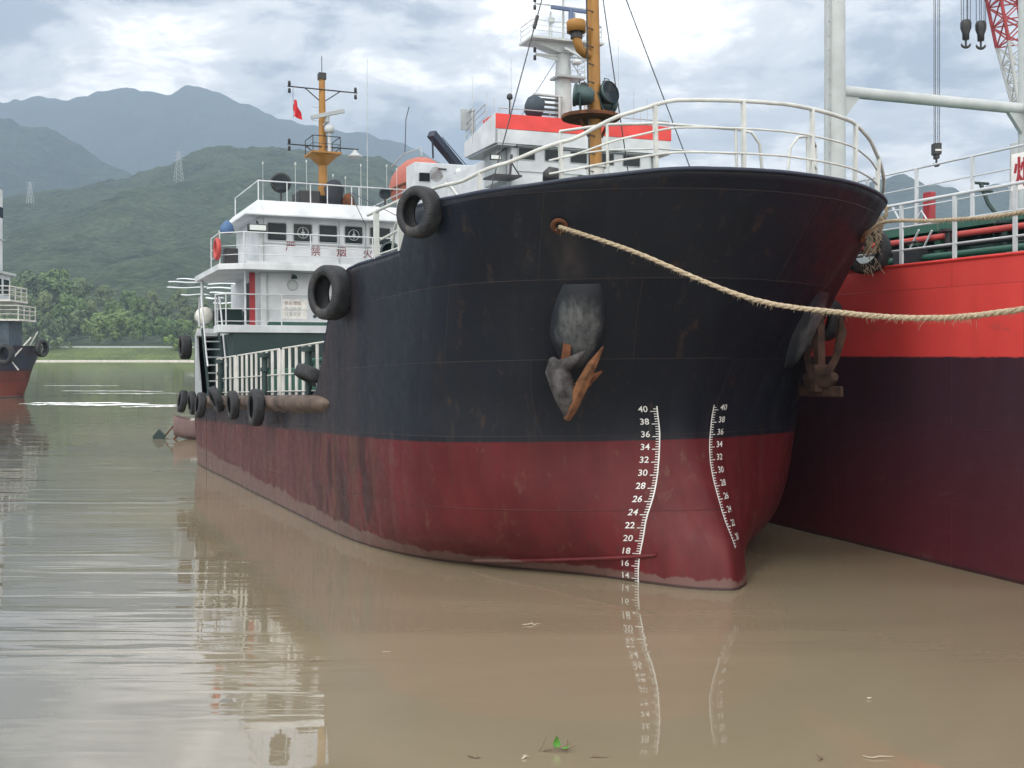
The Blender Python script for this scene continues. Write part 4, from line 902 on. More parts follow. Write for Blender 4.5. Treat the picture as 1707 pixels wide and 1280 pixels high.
for (a, z, R, t, ln), lab in zip([(13.15, 2.74, .50, 0, .02), (15.9, 2.78, .42, 0, -.05), (18.2, 2.93, .42, 0, -.35), (20.7, 2.75, .43, 0, .1), (23.0, 2.80, .42, 0, -.1), (25.0, 2.85, .42, 0, .15)], tl):
    tyre(FM, a, 4.30 if a < 22 else 4.15, z, R*.9, t, lab, lean=ln, w=.85)
tyre(FM, 25.6, 3.95, 4.65, .42, 0, 'tyre hanging high on the stern bulwark against the green bank', w=1.2)
o = tyre(FM, 9.6, 3.5, 3.32, .36, 0, 'tyre lying on the deck beside the foremost white side panel'); o.matrix_basis = at(FM, 9.7, 3.86, 3.42, Matrix.Rotation(.45, 4, 'X')) @ Matrix.Diagonal((.85, .85, .9, 1))
uq = girth(3.72, 5.4); q = surf(uq, 5.3, -1)
tyre(FM, 1.75, -4.24, 5.50, .44, 0, 'tall tyre bound with old rope at the right end of the black bow', yaw=.5, grp='tyres between the two hulls', w=1.3)
tyre(FM, 2.6, -3.92, 4.3, .42, 0, 'tyre squeezed between the black bow and the red hull', yaw=.2, grp='tyres between the two hulls', w=1.3)
# ------------------------------------------------------------------ ropes
def rope(pts, r, lab, fray, seed, name='mooring_rope'):
    rnd = random.Random(seed); P = [Vector(p) for p in pts]; n = 260; C = []
    for i in range(n+1):
        u = i/n*(len(P)-1); k = min(int(u), len(P)-2); t = u-k; p = lambda j: P[min(max(j, 0), len(P)-1)]
        p0, p1, p2, p3 = p(k-1), p(k), p(k+1), p(k+2)
        C.append(.5*(2*p1+(p2-p0)*t+(2*p0-5*p1+4*p2-p3)*t*t+(3*p1-p0-3*p2+p3)*t**3))
    g = G(); 
    Ln = sum((C[i+1]-C[i]).length for i in range(n))
    for s_ in range(3):
        Q = []
        for i, c in enumerate(C):
            d = (C[min(i+1, n)]-C[max(i-1, 0)]).normalized(); a = d.cross(Vector((0,0,1))).normalized(); b_ = a.cross(d); th = 2*PI*s_/3+i/n*Ln/(r*7)*2*PI*.5
            Q.append(c+(a*math.cos(th)+b_*math.sin(th))*r*.5)
        g.tube(Q, r*.62, 6)
    for k in range(fray):
        i = rnd.randrange(n)
        if noise.noise(Vector((i*.06, seed, 0))) < rnd.uniform(-.5, .35): continue
        c = C[i]; an = rnd.uniform(0, 2*PI); ln = r*rnd.uniform(.4, 1.9)*(2.6 if rnd.random() < .04 else 1)
        d = Vector((math.cos(an)*.7, math.sin(an)*.5, -abs(rnd.gauss(.8, .5)))).normalized(); s0 = c+Vector((math.cos(an), math.sin(an)*.5, -.5))*r*.6
        g.tube([s0, s0+d*ln*.6, s0+d*ln+Vector((0,0,-ln*.3))], [r*.10, r*.08, r*.03], 3, False)
    return tag(g.build(name, ROPE), lab, 'rope')
P0 = P_ROPE1
rope([P0, (1.67, 15.8, 4.98), (2.87, 14.06, 4.26), (3.70, 12.82, 4.02), (4.36, 11.87, 3.93), (4.95, 11.0, 3.99), (6.2, 9.2, 4.25), (8.0, 6.4, 4.9)], .030, 'thick frayed mooring rope sagging across the whole black bow', 1100, 3)
rope([P_ROPE2, (5.36, 16.4, 5.45), (5.62, 14.9, 5.30), (5.82, 13.0, 5.17), (6.1, 10.5, 5.2), (6.6, 7, 5.5)], .026, 'upper taut mooring rope passing in front of the white deck railings', 500, 4)
# rope chafe bundle over the port rail
rnd = random.Random(9); g = G()
for k in range(7):
    o_ = Vector((1.15+.07*k*.5, -4.08, 5.65)); pts = [o_+Vector((rnd.uniform(-.12,.12)+.25*t, .12*math.cos(t*2+k)-.06, .55-1.0*t*.8)) for t in [j/6 for j in range(7)]]
    g.tube(pts, rnd.uniform(.018, .032), 5)
for k in range(60):
    p = Vector((1.2+rnd.uniform(-.15,.3), -3.98+rnd.uniform(-.06,.1), 5.3+rnd.uniform(-.2,.7))); g.tube([p, p+Vector((rnd.uniform(-.1,.1), rnd.uniform(-.1,.05), rnd.uniform(-.18,.02)))], .006, 3, False)
o = g.build('rope_bundle', ROPE); o.matrix_basis = FM; tag(o, 'matted bundle of old rope draped over the right edge of the black bow', 'rope')
# ------------------------------------------------------------------ red ship
red = empty('cargo_ship', FR, label='bright red hulled ship with white bridge and red roof band, moored behind the black tanker', cat='ship')
BW = 8.85; CL = -BW/2
def red_top(a): return 5.12+.0*a
def rpt(a, z, side):
    # side 0 starboard, 1 port; bow taper forward of a=-12, stern taper past 40
    hb = BW/2
    if a < -12: t = (-12-a)/10; hb *= max(.02, 1-t**2.2); 
    if z < 2.5 and a > 40: hb -= (2.5-z)*.25*(a-40)/6
    return (a, CL+(hb if side == 0 else -hb), z)
g = G(); As = [-22, -21.7, -21.2, -20.5, -19.5, -18.5, -17, -15.5, -14, -12]+list(range(-10, 46, 2)); Zs = [-1, 0, .5, 1, 1.5, 2, 2.5, 3, 3.5, 4, 4.5, 5.12]
g.grid([[rpt(a, z, 1) for a in As[::-1]]+[rpt(a, z, 0) for a in As[1:]] for z in Zs]); g.build('hull', HULLR, red)
g = G(); g.box(-12, 44, -BW+.1, -.1, 4.95, 5.05); g.build('main_deck', GREENP, red)
g = G(); g.tube([rpt(a, 5.12, 0) for a in As[4:]], .03, 6); g.build('gunwale', REDBAND, red)
# side rail
pts = [(a, -.07, 5.1) for a in [-9+1.32*k for k in range(26)]]
railing('side_railing', red, pts, [1.12, .70, .30], list(range(26)), WHITE_CLEAN, .03, .018, square=True)
# trunk deck + upper rail + pipes
g = G(); g.box(-10, 24, -7.2, -1.7, 5.9, 6.05); g.build('trunk_deck', GREENP, red)
g = G(); g.box(-10, 24, -7.0, -2.6, 5.055, 5.9); g.build('tank_trunk', DARKG, red)
for a in range(-8, 24, 3): g = G(); g.box(a-.08, a+.08, -2.0, -1.85, 5.055, 5.9); g.build('trunk_stanchion', GREENP, red)
pts = [(a, -1.78, 6.05) for a in [-9+1.5*k for k in range(22)]]
railing('catwalk_railing', red, pts, [1.15, .78, .40], list(range(22)), WHITE_CLEAN, .022, .014, square=True)
g = G(); g.tube([(-9, -1.3, 5.72), (20, -1.3, 5.72)], .06, 10); g.build('fire_main_pipe', REDPIPE, red)
for k, (y, z, r, mt) in enumerate([(-.9, 5.32, .06, GREENP), (-1.1, 5.5, .045, BLACK), (-2.3, 5.55, .09, DARKG)]):
    g = G(); g.tube([(-9, y, z), (22, y, z)], r, 8); g.build('deck_pipe', mt, red)
rr = random.Random(3)
for k in range(9):
    a = -3+k*1.3+rr.uniform(-.3,.3); y = -.8-rr.random()*.7; w_ = rr.uniform(.15,.4); h_ = rr.uniform(.2,.6); g = G()
    g.box(a-w_, a+w_, y-.15, y+.1, 5.055, 5.05+h_); g.tube([(a-w_*.6, y-.02, 5.05+h_), (a-w_*.6, y-.02, 5.2+h_), (a+w_*.6, y-.02, 5.2+h_), (a+w_*.6, y-.02, 5.05+h_)], .02, 5); g.build('deck_gear', [GREY, DARKG, BLACK][k % 3], red, .01)
for k in range(17):
    a = -4+k*1.15+rr.uniform(-.3,.3); g = G(); y = -1.15-rr.random()*.5; h_ = rr.uniform(.35,.8)
    g.cyl((a, y, 5.05), (a, y, 5.05+h_), .06, n=10); g.cyl((a, y, 5.05+h_), (a, y, 5.10+h_), .15, n=14); g.cyl((a-.16, y, 5.2), (a+.16, y, 5.2), .10, n=10); g.build('deck_valve', [BLACK, GREENP, DARKG][k % 3], red)
for a in (1.1, 4.0): g = G(); g.tube([(a, -1.2, 5.06), (a-.3, -1.2, 5.45), (a-.6, -1.2, 5.85)], .02, 5); g.tube([(a, -.9, 5.06), (a-.3, -.9, 5.45), (a-.6, -.9, 5.85)], .02, 5); g.build('step_ladder', WHITE_CLEAN, red)
# red ladder-fitting on catwalk, small dark gantry
g = G(); g.box(4.2, 4.42, -2.0, -1.85, 6.06, 6.72); g.build('hose_box', REDINK, red, .03)
g = G(); g.tube([(4.15,-1.8,6.06),(4.38,-1.8,6.36),(4.6,-1.8,6.06)], .02, 5); g.build('hose_stand', WHITE_CLEAN, red); g = G(); g.tube([(5.0,-1.9,6.06),(5.4,-1.9,6.6)], .025, 6); g.build('hose_stand', WHITE_CLEAN, red)
g = G(); g.tube([(3.5,-3,6.05),(3.9,-3,6.5),(4.1,-3,6.92)], .04, 6); g.tube([(4.1,-2.8,6.92),(4.1,-3.2,6.92)], .03, 5); g.tube([(4.0,-2.8,6.75),(4.0,-3.2,6.75)], .03, 5); g.tube([(3.2,-3,6.05),(3.9,-3.0,6.2)], .05, 6); g.build('hose_derrick', DARKG, red)
# warning board
g = G(); g.box(-.75, -.72, -1.72, -1.70, 6.2, 7.15) if False else g.box(.0, 1.98, -1.72, -1.70, 6.42, 7.06); sg_ = g.build('warning_board', plain('board_white', (.7, .7, .7), .5), red)
vs, fs = text_verts('烟', .92, .02); g = G(); g.add([(1.93-v.x*.62, -1.694, 6.52+v.y*.60) for v in vs], [f for f in fs]); g.build('lettering', REDINK, sg_)
vs, fs = text_verts('火', .92, .02); g = G(); g.add([(1.28-v.x*.62, -1.694, 6.52+v.y*.60) for v in vs], [f for f in fs]); g.build('lettering', REDINK, sg_)
# goal post
def post(a, b, r0, r1, h):
    g = G(); g.tube([(a, b, 5.0), (a, b, 9), (a, b, h)], [r0, (r0+r1)/2, r1], 20); o = g.build('king_post', PALEGREY, red)
    g = G(); g.bar((a-.15, b+r0+.05, 6.05), (a-.15, b+r0-.02, h), .02)
    for k in range(int((h-6)/.3)): g.bar((a-.15, b+r0+.05, 6.2+.3*k), (a-.05, b+r0-.1, 6.2+.3*k), .014)
    g.build('post_ladder', GREY, o); return o
post(6.1, -1.04, .225, .205, 13); post(6.1, -6.23, .225, .205, 13)
g = G(); g.tube([(6.1, -1.15, 9.02), (6.1, -6.1, 9.02)], .125, 12); g.build('cross_beam', PALEGREY, red)
for y, s_ in ((-1.22, -1), (-6.05, 1)):
    g = G(); g.add([(6.05, y, 8.92), (6.05, y+s_*.42, 8.92), (6.05, y, 8.42), (6.15, y, 8.92), (6.15, y+s_*.42, 8.92), (6.15, y, 8.42)], [(0,1,2),(5,4,3),(1,4,5,2),(0,2,5,3)]); g.build('gusset', PALEGREY, red)
# aft house
B = 26.0
g = G(); g.box(B+.3, 36, -7.4, -1.5, 5.05, 11.30); rh = g.build('deckhouse', WHITE_CLEAN, red, .03)
g = G(); g.box(34.2, 35.6, -BW+.2, -.02, 5.05, 11.9); g.box(35.62, 42, -BW+.2, -2.4, 5.05, 10.8); g.box(35.62, 40, -2.4, -.1, 5.05, 9.9); bx = g.build('boat_deck_house', WHITE_CLEAN, red, .03)
window(bx, 34.2, -.20, -.72, 11.05, 11.45)
g = G(); g.lathe([(0,-.1),(.14,-.08),(.16,.05),(0,.12)], (34.05, -1.97, 11.55), (-1,0,.2), 14); g.build('bulkhead_lamp', LENS, bx)
g = G(); g.box(34.15, 34.2, -1.45, -1.1, 11.62, 11.68); g.build('grab_bar', BLACK, bx)
# wheelhouse with flared front and wings
Hf = []
def ring2(zb, fwd, bs, bp): return [(B-fwd, bs, zb), (B-fwd, bp, zb), (31, bp, zb), (31, bs, zb)]
g = G(); g.box(B+.25, 30, -7.3, -1.75, 10.4, 11.30); g.box(B+.1,31,-7.25,-1.7,11.32,11.36); wh2 = g.build('wheelhouse', WHITE_CLEAN, red, .02)
for bh, bl_ in ((-1.78, -2.45), (-2.84, -3.61), (-3.90, -4.60), (-4.95, -5.75), (-6.13, -6.88)): window(wh2, B+.25, bh, bl_, 10.84, 11.30)
g = G(); b0 = [(B, -.75, 11.3), (B, -8.1, 11.3), (29.5, -8.1, 11.0), (29.5, -.75, 11.0)]
g.box(B, 27.4, -8.1, -.76, 11.37, 11.90); g.build('bridge_fascia', WHITE_CLEAN, red, .01)
g = G(); g.box(B-.015, 27.4, -8.12, -.78, 11.903, 12.46); g.build('red_fascia', REDBAND, red, .01)
g = G(); g.add([(B, -.75, 11.37), (B, -.75, 12.47), (28.7, -.46, 11.80), (28.7, -.46, 11.22), (B, -.86, 11.37), (B, -.86, 12.47), (28.7, -.60, 11.80), (28.7, -.60, 11.22)], [(0,3,2,1), (4,5,6,7), (1,2,6,5), (0,4,7,3), (2,3,7,6), (0,1,5,4)]); g.build('wing_bulwark', WHITE_CLEAN, red); g = G(); g.add([(B+.02, -1.6, 11.36), (B+.02, -.87, 11.36), (28.68, -.61, 11.21), (28.68, -1.6, 11.21), (B+.02, -1.6, 11.30), (B+.02, -.87, 11.30), (28.68, -.61, 11.15), (28.68, -1.6, 11.15)], [(0,1,2,3),(7,6,5,4),(0,4,5,1),(1,5,6,2),(2,6,7,3)]); g.build('wing_soffit', GREY, red)
for y0, y1 in ((-1.5, -1.1), (-7.8, -7.42)): g = G(); g.box(B+.7, B+2.2, y0, y1, 10.0, 11.36); g.build('wing_support', GREY, red, .05)
rp = [(28.9, -.9, 11.7), (28.68, -.52, 11.78), (27.8, -.60, 12.0), (26.9, -.69, 12.22)]
railing('wing_railing', red, rp, [.75, .5, .25], [0,1,2,3], GREY, .02, .012, .016)
rp = [(B+.1, -.95, 12.47), (B+.1, -3, 12.47), (B+.1, -5.0, 12.47), (B+.1, -8.05, 12.47)]
railing('roof_railing', red, rp, [.22], [0,1,2,3], GREY, .02)
g = G(); g.box(B+2.6, B+2.7, -.85, -.3, 12.3, 13.1); g.build('aerial_frame', GREY, red)
g = G(); g.box(B-.05, B+.05, -1.0, -.55, 10.72, 10.92); f2 = g.build('floodlight', BLACK, red, .01); g = G(); g.box(B-.056, B-.051, -.96, -.59, 10.75, 10.89); g.build('lens', LENS, f2); g = G(); g.bar((B, -.8, 10.9), (B+.5, -1.4, 11.3), .04); g.build('bracket', BLACK, f2)
g = G(); g.box(25.4, 26.6, -1.6, -.5, 10.05, 10.12); g.tube([(25.6,-1.2,10.1),(25.7,-1.3,10.9)], .05, 6); g.tube([(25.6,-1.6,10.1),(25.7,-1.3,10.6)], .03, 6); g.build('deck_fitting', BLACK, red)
# radar mast
mm = 27.5; my = -4.15
g = G(); g.tube([(mm, my, 12.4), (mm, my, 14.3), (mm, my, 15.6)], [.36, .32, .27], 12); rm_ = g.build('radar_mast', PALEGREY, red)
g = G(); g.prism([(mm-.7, -5.6), (mm+.7, -5.6), (mm+.7, -2.55), (mm-.7, -2.55)], 15.66, 15.74); g.add([(mm-.3, -2.6, 15.66), (mm-.3, -5.5, 15.66), (mm-.3, my-.3, 15.3), (mm-.3, my+.3, 15.3), (mm+.3, -2.6, 15.66), (mm+.3, -5.5, 15.66), (mm+.3, my-.3, 15.3), (mm+.3, my+.3, 15.3)], [(0,1,2,3),(7,6,5,4),(0,3,7,4),(1,5,6,2),(3,2,6,7)]); g.build('mast_platform', PALEGREY, rm_)
railing('platform_rail', rm_, [(mm+.6, -2.6, 15.74), (mm-.65, -2.6, 15.74), (mm-.65, -3.4, 15.74), (mm-.65, -4.4, 15.74), (mm-.65, -5.5, 15.74), (mm+.6, -5.5, 15.74)], [.62, .42, .22], [0,1,2,3,4,5], PALEGREY, .018, .012, .014)
g = G(); g.prism([(mm-.55, -4.9), (mm+.3, -4.9), (mm+.3, -3.7), (mm-.55, -3.7)], 14.3, 14.38); g.build('lower_platform', GREY, rm_)
railing('platform_rail', rm_, [(mm-.5, -4.3, 14.38), (mm-.5, -4.85, 14.38), (mm+.2, -4.85, 14.38)], [.6, .4, .2], [0,1,2], PALEGREY, .014, .01, .012)
g = G(); g.add([(mm-.1, -2.95, 15.2), (mm-.1, my, 15.2), (mm-.1, my, 14.95)], [(0,1,2),(2,1,0)]); g.bar((mm-.1, -2.95, 15.2), (mm-.1, -5.35, 15.2), .06); g.bar((mm-.1, -2.95, 15.17), (mm-.1, my, 14.98), .05); g.bar((mm-.1, -5.35, 15.17), (mm-.1, my, 14.98), .05); ca = g.build('crossarm', PALEGREY, rm_)
def navl(y, z, par):
    g = G()
    for dz in (.14, -.16): g.lathe([(0,-.1),(.055,-.09),(.06,.06),(.035,.1),(0,.11)], (mm-.12, y, z+dz), (0,0,1), 10)
    g.build('navigation_light', BLACK, par)
navl(-2.9, 15.2, ca); navl(-5.35, 15.2, ca)
g = G(); g.bar((mm-.1, -2.9, 17.15), (mm-.1, -5.3, 17.15), .05); g.tube([(mm, my, 15.7), (mm, my, 18.6)], .05, 8); g.tube([(mm+.2, my+.55, 15.7), (mm+.2, my+.45, 17.0)], .04, 8); g.tube([(mm+.1, my-.5, 15.7), (mm+.1, my-.5, 17.0)], .07, 8); c2 = g.build('topmast', PALEGREY, rm_); navl(-2.9, 17.15, c2); navl(-5.3, 17.15, c2)
g = G(); g.bar((mm-.3, -3.5, 17.02), (mm-.3, -5.35, 16.98), .12, .14); g.cyl((mm-.3, my-.2, 16.6), (mm-.3, my-.2, 17.0), .1); g.build('radar_scanner', paint('scanner_blue', (.10, .14, .25), .5), rm_, .02)
g = G(); g.bar((mm-.5, my-.55, 15.16), (mm-.5, my+.15, 15.42), .10, .10); g.lathe([(0,-.13),(.18,-.1),(.2,.02),(0,.12)], (mm-.5, my-.35, 14.95), (0,0,1), 14); g.build('small_radar', WHITE_CLEAN, rm_)
for dy, dz in ((.5, 16.5), (-.55, 16.3), (-.8, 16.1)): g = G(); g.cyl((mm, my+dy, 15.74), (mm, my+dy, dz), .03, n=6); g.box(mm-.1, mm+.1, my+dy-.1, my+dy+.1, dz, dz+.18); g.build('aerial_box', PALEGREY, rm_)
for sgn in (1, -1): g = G(); g.tube([(mm, my+sgn*.2, 15.2), (mm-.5, my+sgn*2.0, 12.6)], .012, 4); g.build('stay_wire', WIRE, rm_)
# covered horn/searchlight and louvre left of mast
g = G(); g.lathe([(0,-.3),(.3,-.28),(.42,-.05),(.45,.2),(.3,.38),(0,.45)], (B+.9, -2.75, 13.0), (.2,1,.2), 18); g.build('covered_searchlight', plain('dark_canvas', (.03,.05,.07), .7), red)
for k in range(4): g = G(); g.box(B+1.0, B+1.06, -3.75, -2.85, 12.75+.19*k, 12.84+.19*k); g.build('louvre_slat', BLACK, red)
g = G(); g.box(B+.95, B+1.15, -3.8, -3.72, 12.47, 13.5); g.box(B+.95, B+1.15, -3.9, -2.7, 13.5, 13.56); g.build('louvre_frame', PALEGREY, red)
for k in range(9): g = G(); y = -4.4-rr.random()*.8; z = 12.6+rr.random()*.9; g.lathe([(0,-.08),(.08,-.06),(.09,.05),(0,.09)], (B+.8, y, z), (-1,rr.uniform(-.5,.5),.2), 8); g.tube([(B+.8, y, z), (B+.9, y, 12.46)], .015, 5); g.build('deck_light', BLACK if k % 2 else PALEGREY, red)
for b_, z0, z1 in ((-.42, 11.6, 14.1), (.0-1.0, 12.4, 13.6), (-1.3, 12.4, 13.4), (-2.0, 12.46, 15.0), (-3.0, 12.5, 13.6), (-6.6, 12.5, 16.2), (-7.3, 12.5, 14.2), (-7.6, 12.5, 13.5), (-7.9, 12.5, 13.9)):
    g = G(); g.cyl((B+1.6, b_, z0), (B+1.6, b_, z1), .016, .008, 6); g.build('whip_aerial', PALEGREY, red)
g = G(); g.cyl((B+.3, -1.45, 12.46), (B+.3, -1.45, 13.1), .03); g.lathe([(0,.12),(.1,.05),(.12,-.08),(.05,-.14)], (B+.3, -1.45, 13.2), (0,0,1), 10); g.build('signal_lamp', BLACK, red)
g = G(); g.cyl((28.2, -.62, 11.8), (28.2, -.62, 12.95), .06); g.box(28.1, 28.5, -.72, -.52, 12.95, 13.03); g.build('wing_post', GREY, red)
# davit
g = G(); g.bar((36.8, -1.55, 13.7), (38, -3.4, 12.3), .40, .34); g.bar((36.8, -1.6, 13.6), (37.0, -1.7, 12.6), .08); g.bar((36.9,-2.1,13.6),(38,-3.9,12.3),.04); g.build('davit', NAVY, red, .02)
g = G(); g.tube([(37, -.35, 12.8), (37, -.4, 14.3), (37, -.55, 14.9)], .02, 5); g.build('whip_aerial', WIRE, red)
# lifeboat
lf = empty('lifeboat', at(FR, 37.4, -1.0, 11.35, Matrix.Rotation(math.radians(-8), 4, 'X')), label='faded orange enclosed lifeboat beside the white house of the red hulled ship', cat='lifeboat')
g = G(); R = []
for i in range(15):
    t = i/14; a = -3.2+6.4*t; k = math.sin(PI*(.04+.92*t))**.55
    R.append([(a, 1.0*k*math.cos(th), (1.25 if math.sin(th) > 0 else .9)*k*math.sin(th)) for th in [PI*2*j/20 for j in range(21)]])
g.grid(R); g.add(R[0][:-1], [tuple(range(20))]); g.build('canopy_hull', ORANGE, lf)
g = G(); g.grid([[(p[0], p[1]*1.02, -.06), (p[0], p[1]*1.06, 0), (p[0], p[1]*1.02, .06)] for p in [r[0] for r in R]]); g.grid([[(p[0], p[1]*1.02, .06), (p[0], p[1]*1.06, 0), (p[0], p[1]*1.02, -.06)] for p in [r[10] for r in R]]); g.build('fender_strip', RUST, lf)
g = G(); g.tube([(-2.6, .35, 1.0), (-2.6, .35, 1.35), (0, .35, 1.5), (2.5, .35, 1.3)], .025, 6); g.build('grab_rail', PALEGREY, lf)
# ------------------------------------------------------------------ crane behind
def bp(px, py, Z): return Vector(((px-CX)/FF*Z, Z, HH+(HY-py)*Z/FF))
CZ = 46.
cr_ = empty('lattice_crane', Matrix.Identity(4), label='red and white lattice crane with hanging hook blocks beyond the red hulled ship', cat='crane')
foot = bp(1712, 300, CZ); kn = bp(1700, 130, CZ); tipc = bp(1585, -170, CZ)
ax = (tipc-foot).normalized(); sx = Vector((0,1,0)).cross(ax).normalized()
def lattice(p0, p1, w0, w1, n, mat, name):
    g = G(); d = p1-p0; S = d.normalized().cross(Vector((0,1,0))).normalized(); T = Vector((0,1,0)); C = []
    for k in range(n+1):
        t = k/n; c = p0+d*t; w = w0+(w1-w0)*t
        C.append([c+S*w*a+T*w*b_ for a, b_ in ((-1,-1),(1,-1),(1,1),(-1,1))])
    for q in range(4): g.tube([c[q] for c in C], .07, 6)
    for k in range(n):
        for q in range(4):
            g.bar(C[k][q], C[k+1][(q+1) % 4], .05); g.bar(C[k][(q+1) % 4], C[k+1][q], .05); g.bar(C[k][q], C[k][(q+1) % 4], .05)
    return g.build(name, mat, cr_)
mid = foot.lerp(tipc, .36)
f0 = bp(1706, 150, CZ); f1 = bp(1692, 60, CZ); f2 = bp(1610, -150, CZ)
lattice(bp(1709, 230, CZ), bp(1694, 72, CZ), .1, .55, 5, PALEGREY, 'jib_foot'); lattice(bp(1694, 71, CZ), bp(1655, -170, CZ), .56, .75, 7, CRANER, 'jib')
g = G(); g.bar(bp(1655, -150, CZ), bp(1550, -160, CZ), .5); g.build('jib_head', CRANER, cr_)
g = G(); p = bp(1711, 240, CZ); g.cyl((p.x, p.y, -1), (p.x, p.y, p.z), .8, .6, 16); g.build('pedestal', PALEGREY, cr_)
def hook(px, ytop, ybot, w, lines, rnd_=True):
    h_ = empty('hook_block'); h_.parent = cr_; p = bp(px, ytop, CZ); H_ = (ybot-ytop)*CZ/FF; W = w*CZ/FF
    g = G()
    if rnd_: g.lathe([(0,0),(W*.42,-.02),(W*.5,-H_*.12),(W*.48,-H_*.3),(W*.32,-H_*.48),(W*.30,-H_*.70),(0,-H_*.71)], p, (0,0,1), 16)
    else: g.box(p.x-W/2, p.x+W/2, p.y-.2, p.y+.2, p.z-H_*.5, p.z); g.box(p.x-W*.3, p.x+W*.3, p.y-.15, p.y+.15, p.z-H_*.68, p.z-H_*.5)
    g.build('sheave_case', BLACK, h_, .02 if not rnd_ else 0)
    if not rnd_: g = G(); g.box(p.x-W*.42, p.x+W*.42, p.y-.215, p.y-.205, p.z-H_*.36, p.z-H_*.28); g.build('white_stripe', MARK, h_)
    g = G(); zc = p.z-H_*.88
    g.cyl((p.x, p.y, p.z-H_*.7), (p.x, p.y, p.z-H_*.97), .045, n=8)
    for s_ in (1, -1): g.tube([Vector((p.x+s_*W*.40*math.sin(t*PI/2*1.15), p.y, p.z-H_*.97+W*.30*(1-math.cos(t*PI/2*1.15)))) for t in [j/6 for j in range(7)]], [.06,.06,.055,.05,.045,.035,.012], 8)
    g.build('hook', BLACK, h_)
    for dx in lines:
        g = G(); g.tube([(p.x+dx*W, p.y, p.z), (p.x+dx*W*1.1, p.y, bp(0, -155, CZ).z)], .014, 4); g.build('hoist_wire', WIRE, cr_)
hook(1610, 34, 81, 18, (-.42, -.2, .1, .18, .42)); hook(1635, 36, 83, 18, (-.42, -.1, .05, .3, .45)); hook(1561, 240, 278, 12, (-.32, -.12, .2, .42), False)
# ------------------------------------------------------------------ ship at the left edge
FL = Matrix.Translation((-39.5, 96, 0)) @ Matrix.Rotation(PI+.12, 4, 'Z')
ls = empty('river_barge', FL, label='rusty red and dark hulled vessel entering the picture at the left edge', cat='ship')
HL = hull_paint('rusty_barge_paint', (.03, .045, .075), (.22, .05, .035), 2.1, 0., 1.0, 0)
def lpt(a, z, s_):
    st = 1.6*(1-min(1, z/4.2))**.8 if z < 4.2 else 0; t = max(0, min(1, (a-st)/5)); return (max(a, st), s_*3.2*(1-(1-t)**2.2)**.5, z)
g = G(); As = [0,.15,.4,.8,1.3,1.9,2.6,3.4,4.4,5.6,7,9,12,16,22]; Zs = [-1,0,.6,1.2,1.8,2.4,3,3.6,4.2]
g.grid([[lpt(a, z, -1) for a in As[::-1]]+[lpt(a, z, 1) for a in As[1:]] for z in Zs]); g.build('hull', HL, ls)
g = G(); g.prism([(.3,0),(2,-2),(5,-3),(22,-3),(22,3),(5,3),(2,2)][::1], 4.0, 4.15); g.build('deck', DARKG, ls)
g = G(); g.box(2.2, 4.2, -1.8, 1.8, 4.15, 6.4); g.build('deck_store', plain('faded_blue_paint', (.05, .075, .10), .6, var=.4, scale=2), ls)
for z, a0, a1 in ((6.4, 1.2, 6), (8.0, 1.9, 6.5)):
    g = G(); g.box(a0, 12, -2.4, 2.4, z-.15, z); g.build('gallery_deck', RUSTW, ls)
    railing('gallery_railing', ls, [(a1, 2.35, z), (a0+.1, 2.35, z), (a0+.1, .8, z), (a0+.1, -.8, z), (a0+.1, -2.35, z), (a1, -2.35, z)], [1.1, .75, .4], [0,1,2,3,4,5], RUSTW, .05, .035, .04)
g = G(); g.box(3.3, 12, -2.2, 2.2, 8.0, 10.2); dh = g.build('deckhouse', WHITE, ls, .03)
g = G(); g.box(3.27, 3.3, -1.8, -.4, 8.5, 9.8); g.box(3.27, 3.3, .2, 1.5, 8.5, 9.8); g.build('window', GLASS, dh)
g = G(); g.box(2.9, 12, -2.5, 2.5, 10.2, 10.4); g.build('house_roof', PALEGREY, ls)
g = G(); g.box(3.55, 5.2, -1, 1, 10.4, 17.4); tw = g.build('tower', WHITE, ls, .05); g = G(); g.box(3.52, 3.55, -1.01, 1.01, 15.0, 15.9); g.build('window', GLASS, tw); g = G(); g.box(3.4, 5.3, -1.2, 1.2, 13.1, 13.2); g.build('tower_ledge', GREY, tw)
for a, b_, z, l in ((2.0, 2.9, 3.5, 'tyre on the flank of the left edge vessel nearest its stem'), (-.15, .5, 4.0, 'tyre on the very stem of the left edge vessel')):
    o = tyre(FL, a, b_+.4, z, .85 if a > 0 else .75, 0, l, yaw=-.5 if a > 0 else 1.2, grp='tyres on the left edge vessel', w=.8)
g = G(); g.tube([(.6, 1.3, 4.9), (1.8, 2.6, 3.0), (1.3, 2.3, 2.2)], .07, 6); g.tube([(.7,1.3,4.2),(.2,.8,5.4)], .05, 5); g.build('hanging_rope', RUSTW, ls)
# ------------------------------------------------------------------ small tender and grapnel astern
tn = empty('work_skiff', Matrix.Translation(bp(319, 662, 48)*1), label='low pink hulled skiff showing behind the stern tyres of the black tanker', cat='boat')
g = G(); R = [[(x, -.0+w, .55), (x, w*.8, 0), (x, 0, -.3), (x, -w*.8, 0), (x, -w, .55)] for x, w in ((-.75, .05), (-.4, .4), (.2, .65), (1.2, .75), (3, .75))]
R = [[(x, y, z+(.22 if i == 0 else .1 if i == 1 else 0)) for x, y, z in r] for i, r in enumerate(R)]
g.grid(R); tn.location.z = .25; g.build('hull', paint('faded_pink_paint', (.20, .14, .14), .6, amt=.6, streak=.5), tn)
g = G(); g.box(.1, 2.6, -.5, .5, .56, .62); g.build('thwart_deck', RUSTW, tn)
gp = empty('grapnel', Matrix.Translation((bp(265, 668, 48).x, 48, 0)), label='dark spade shaped grapnel rising from the water beside the skiff bow', cat='anchor')
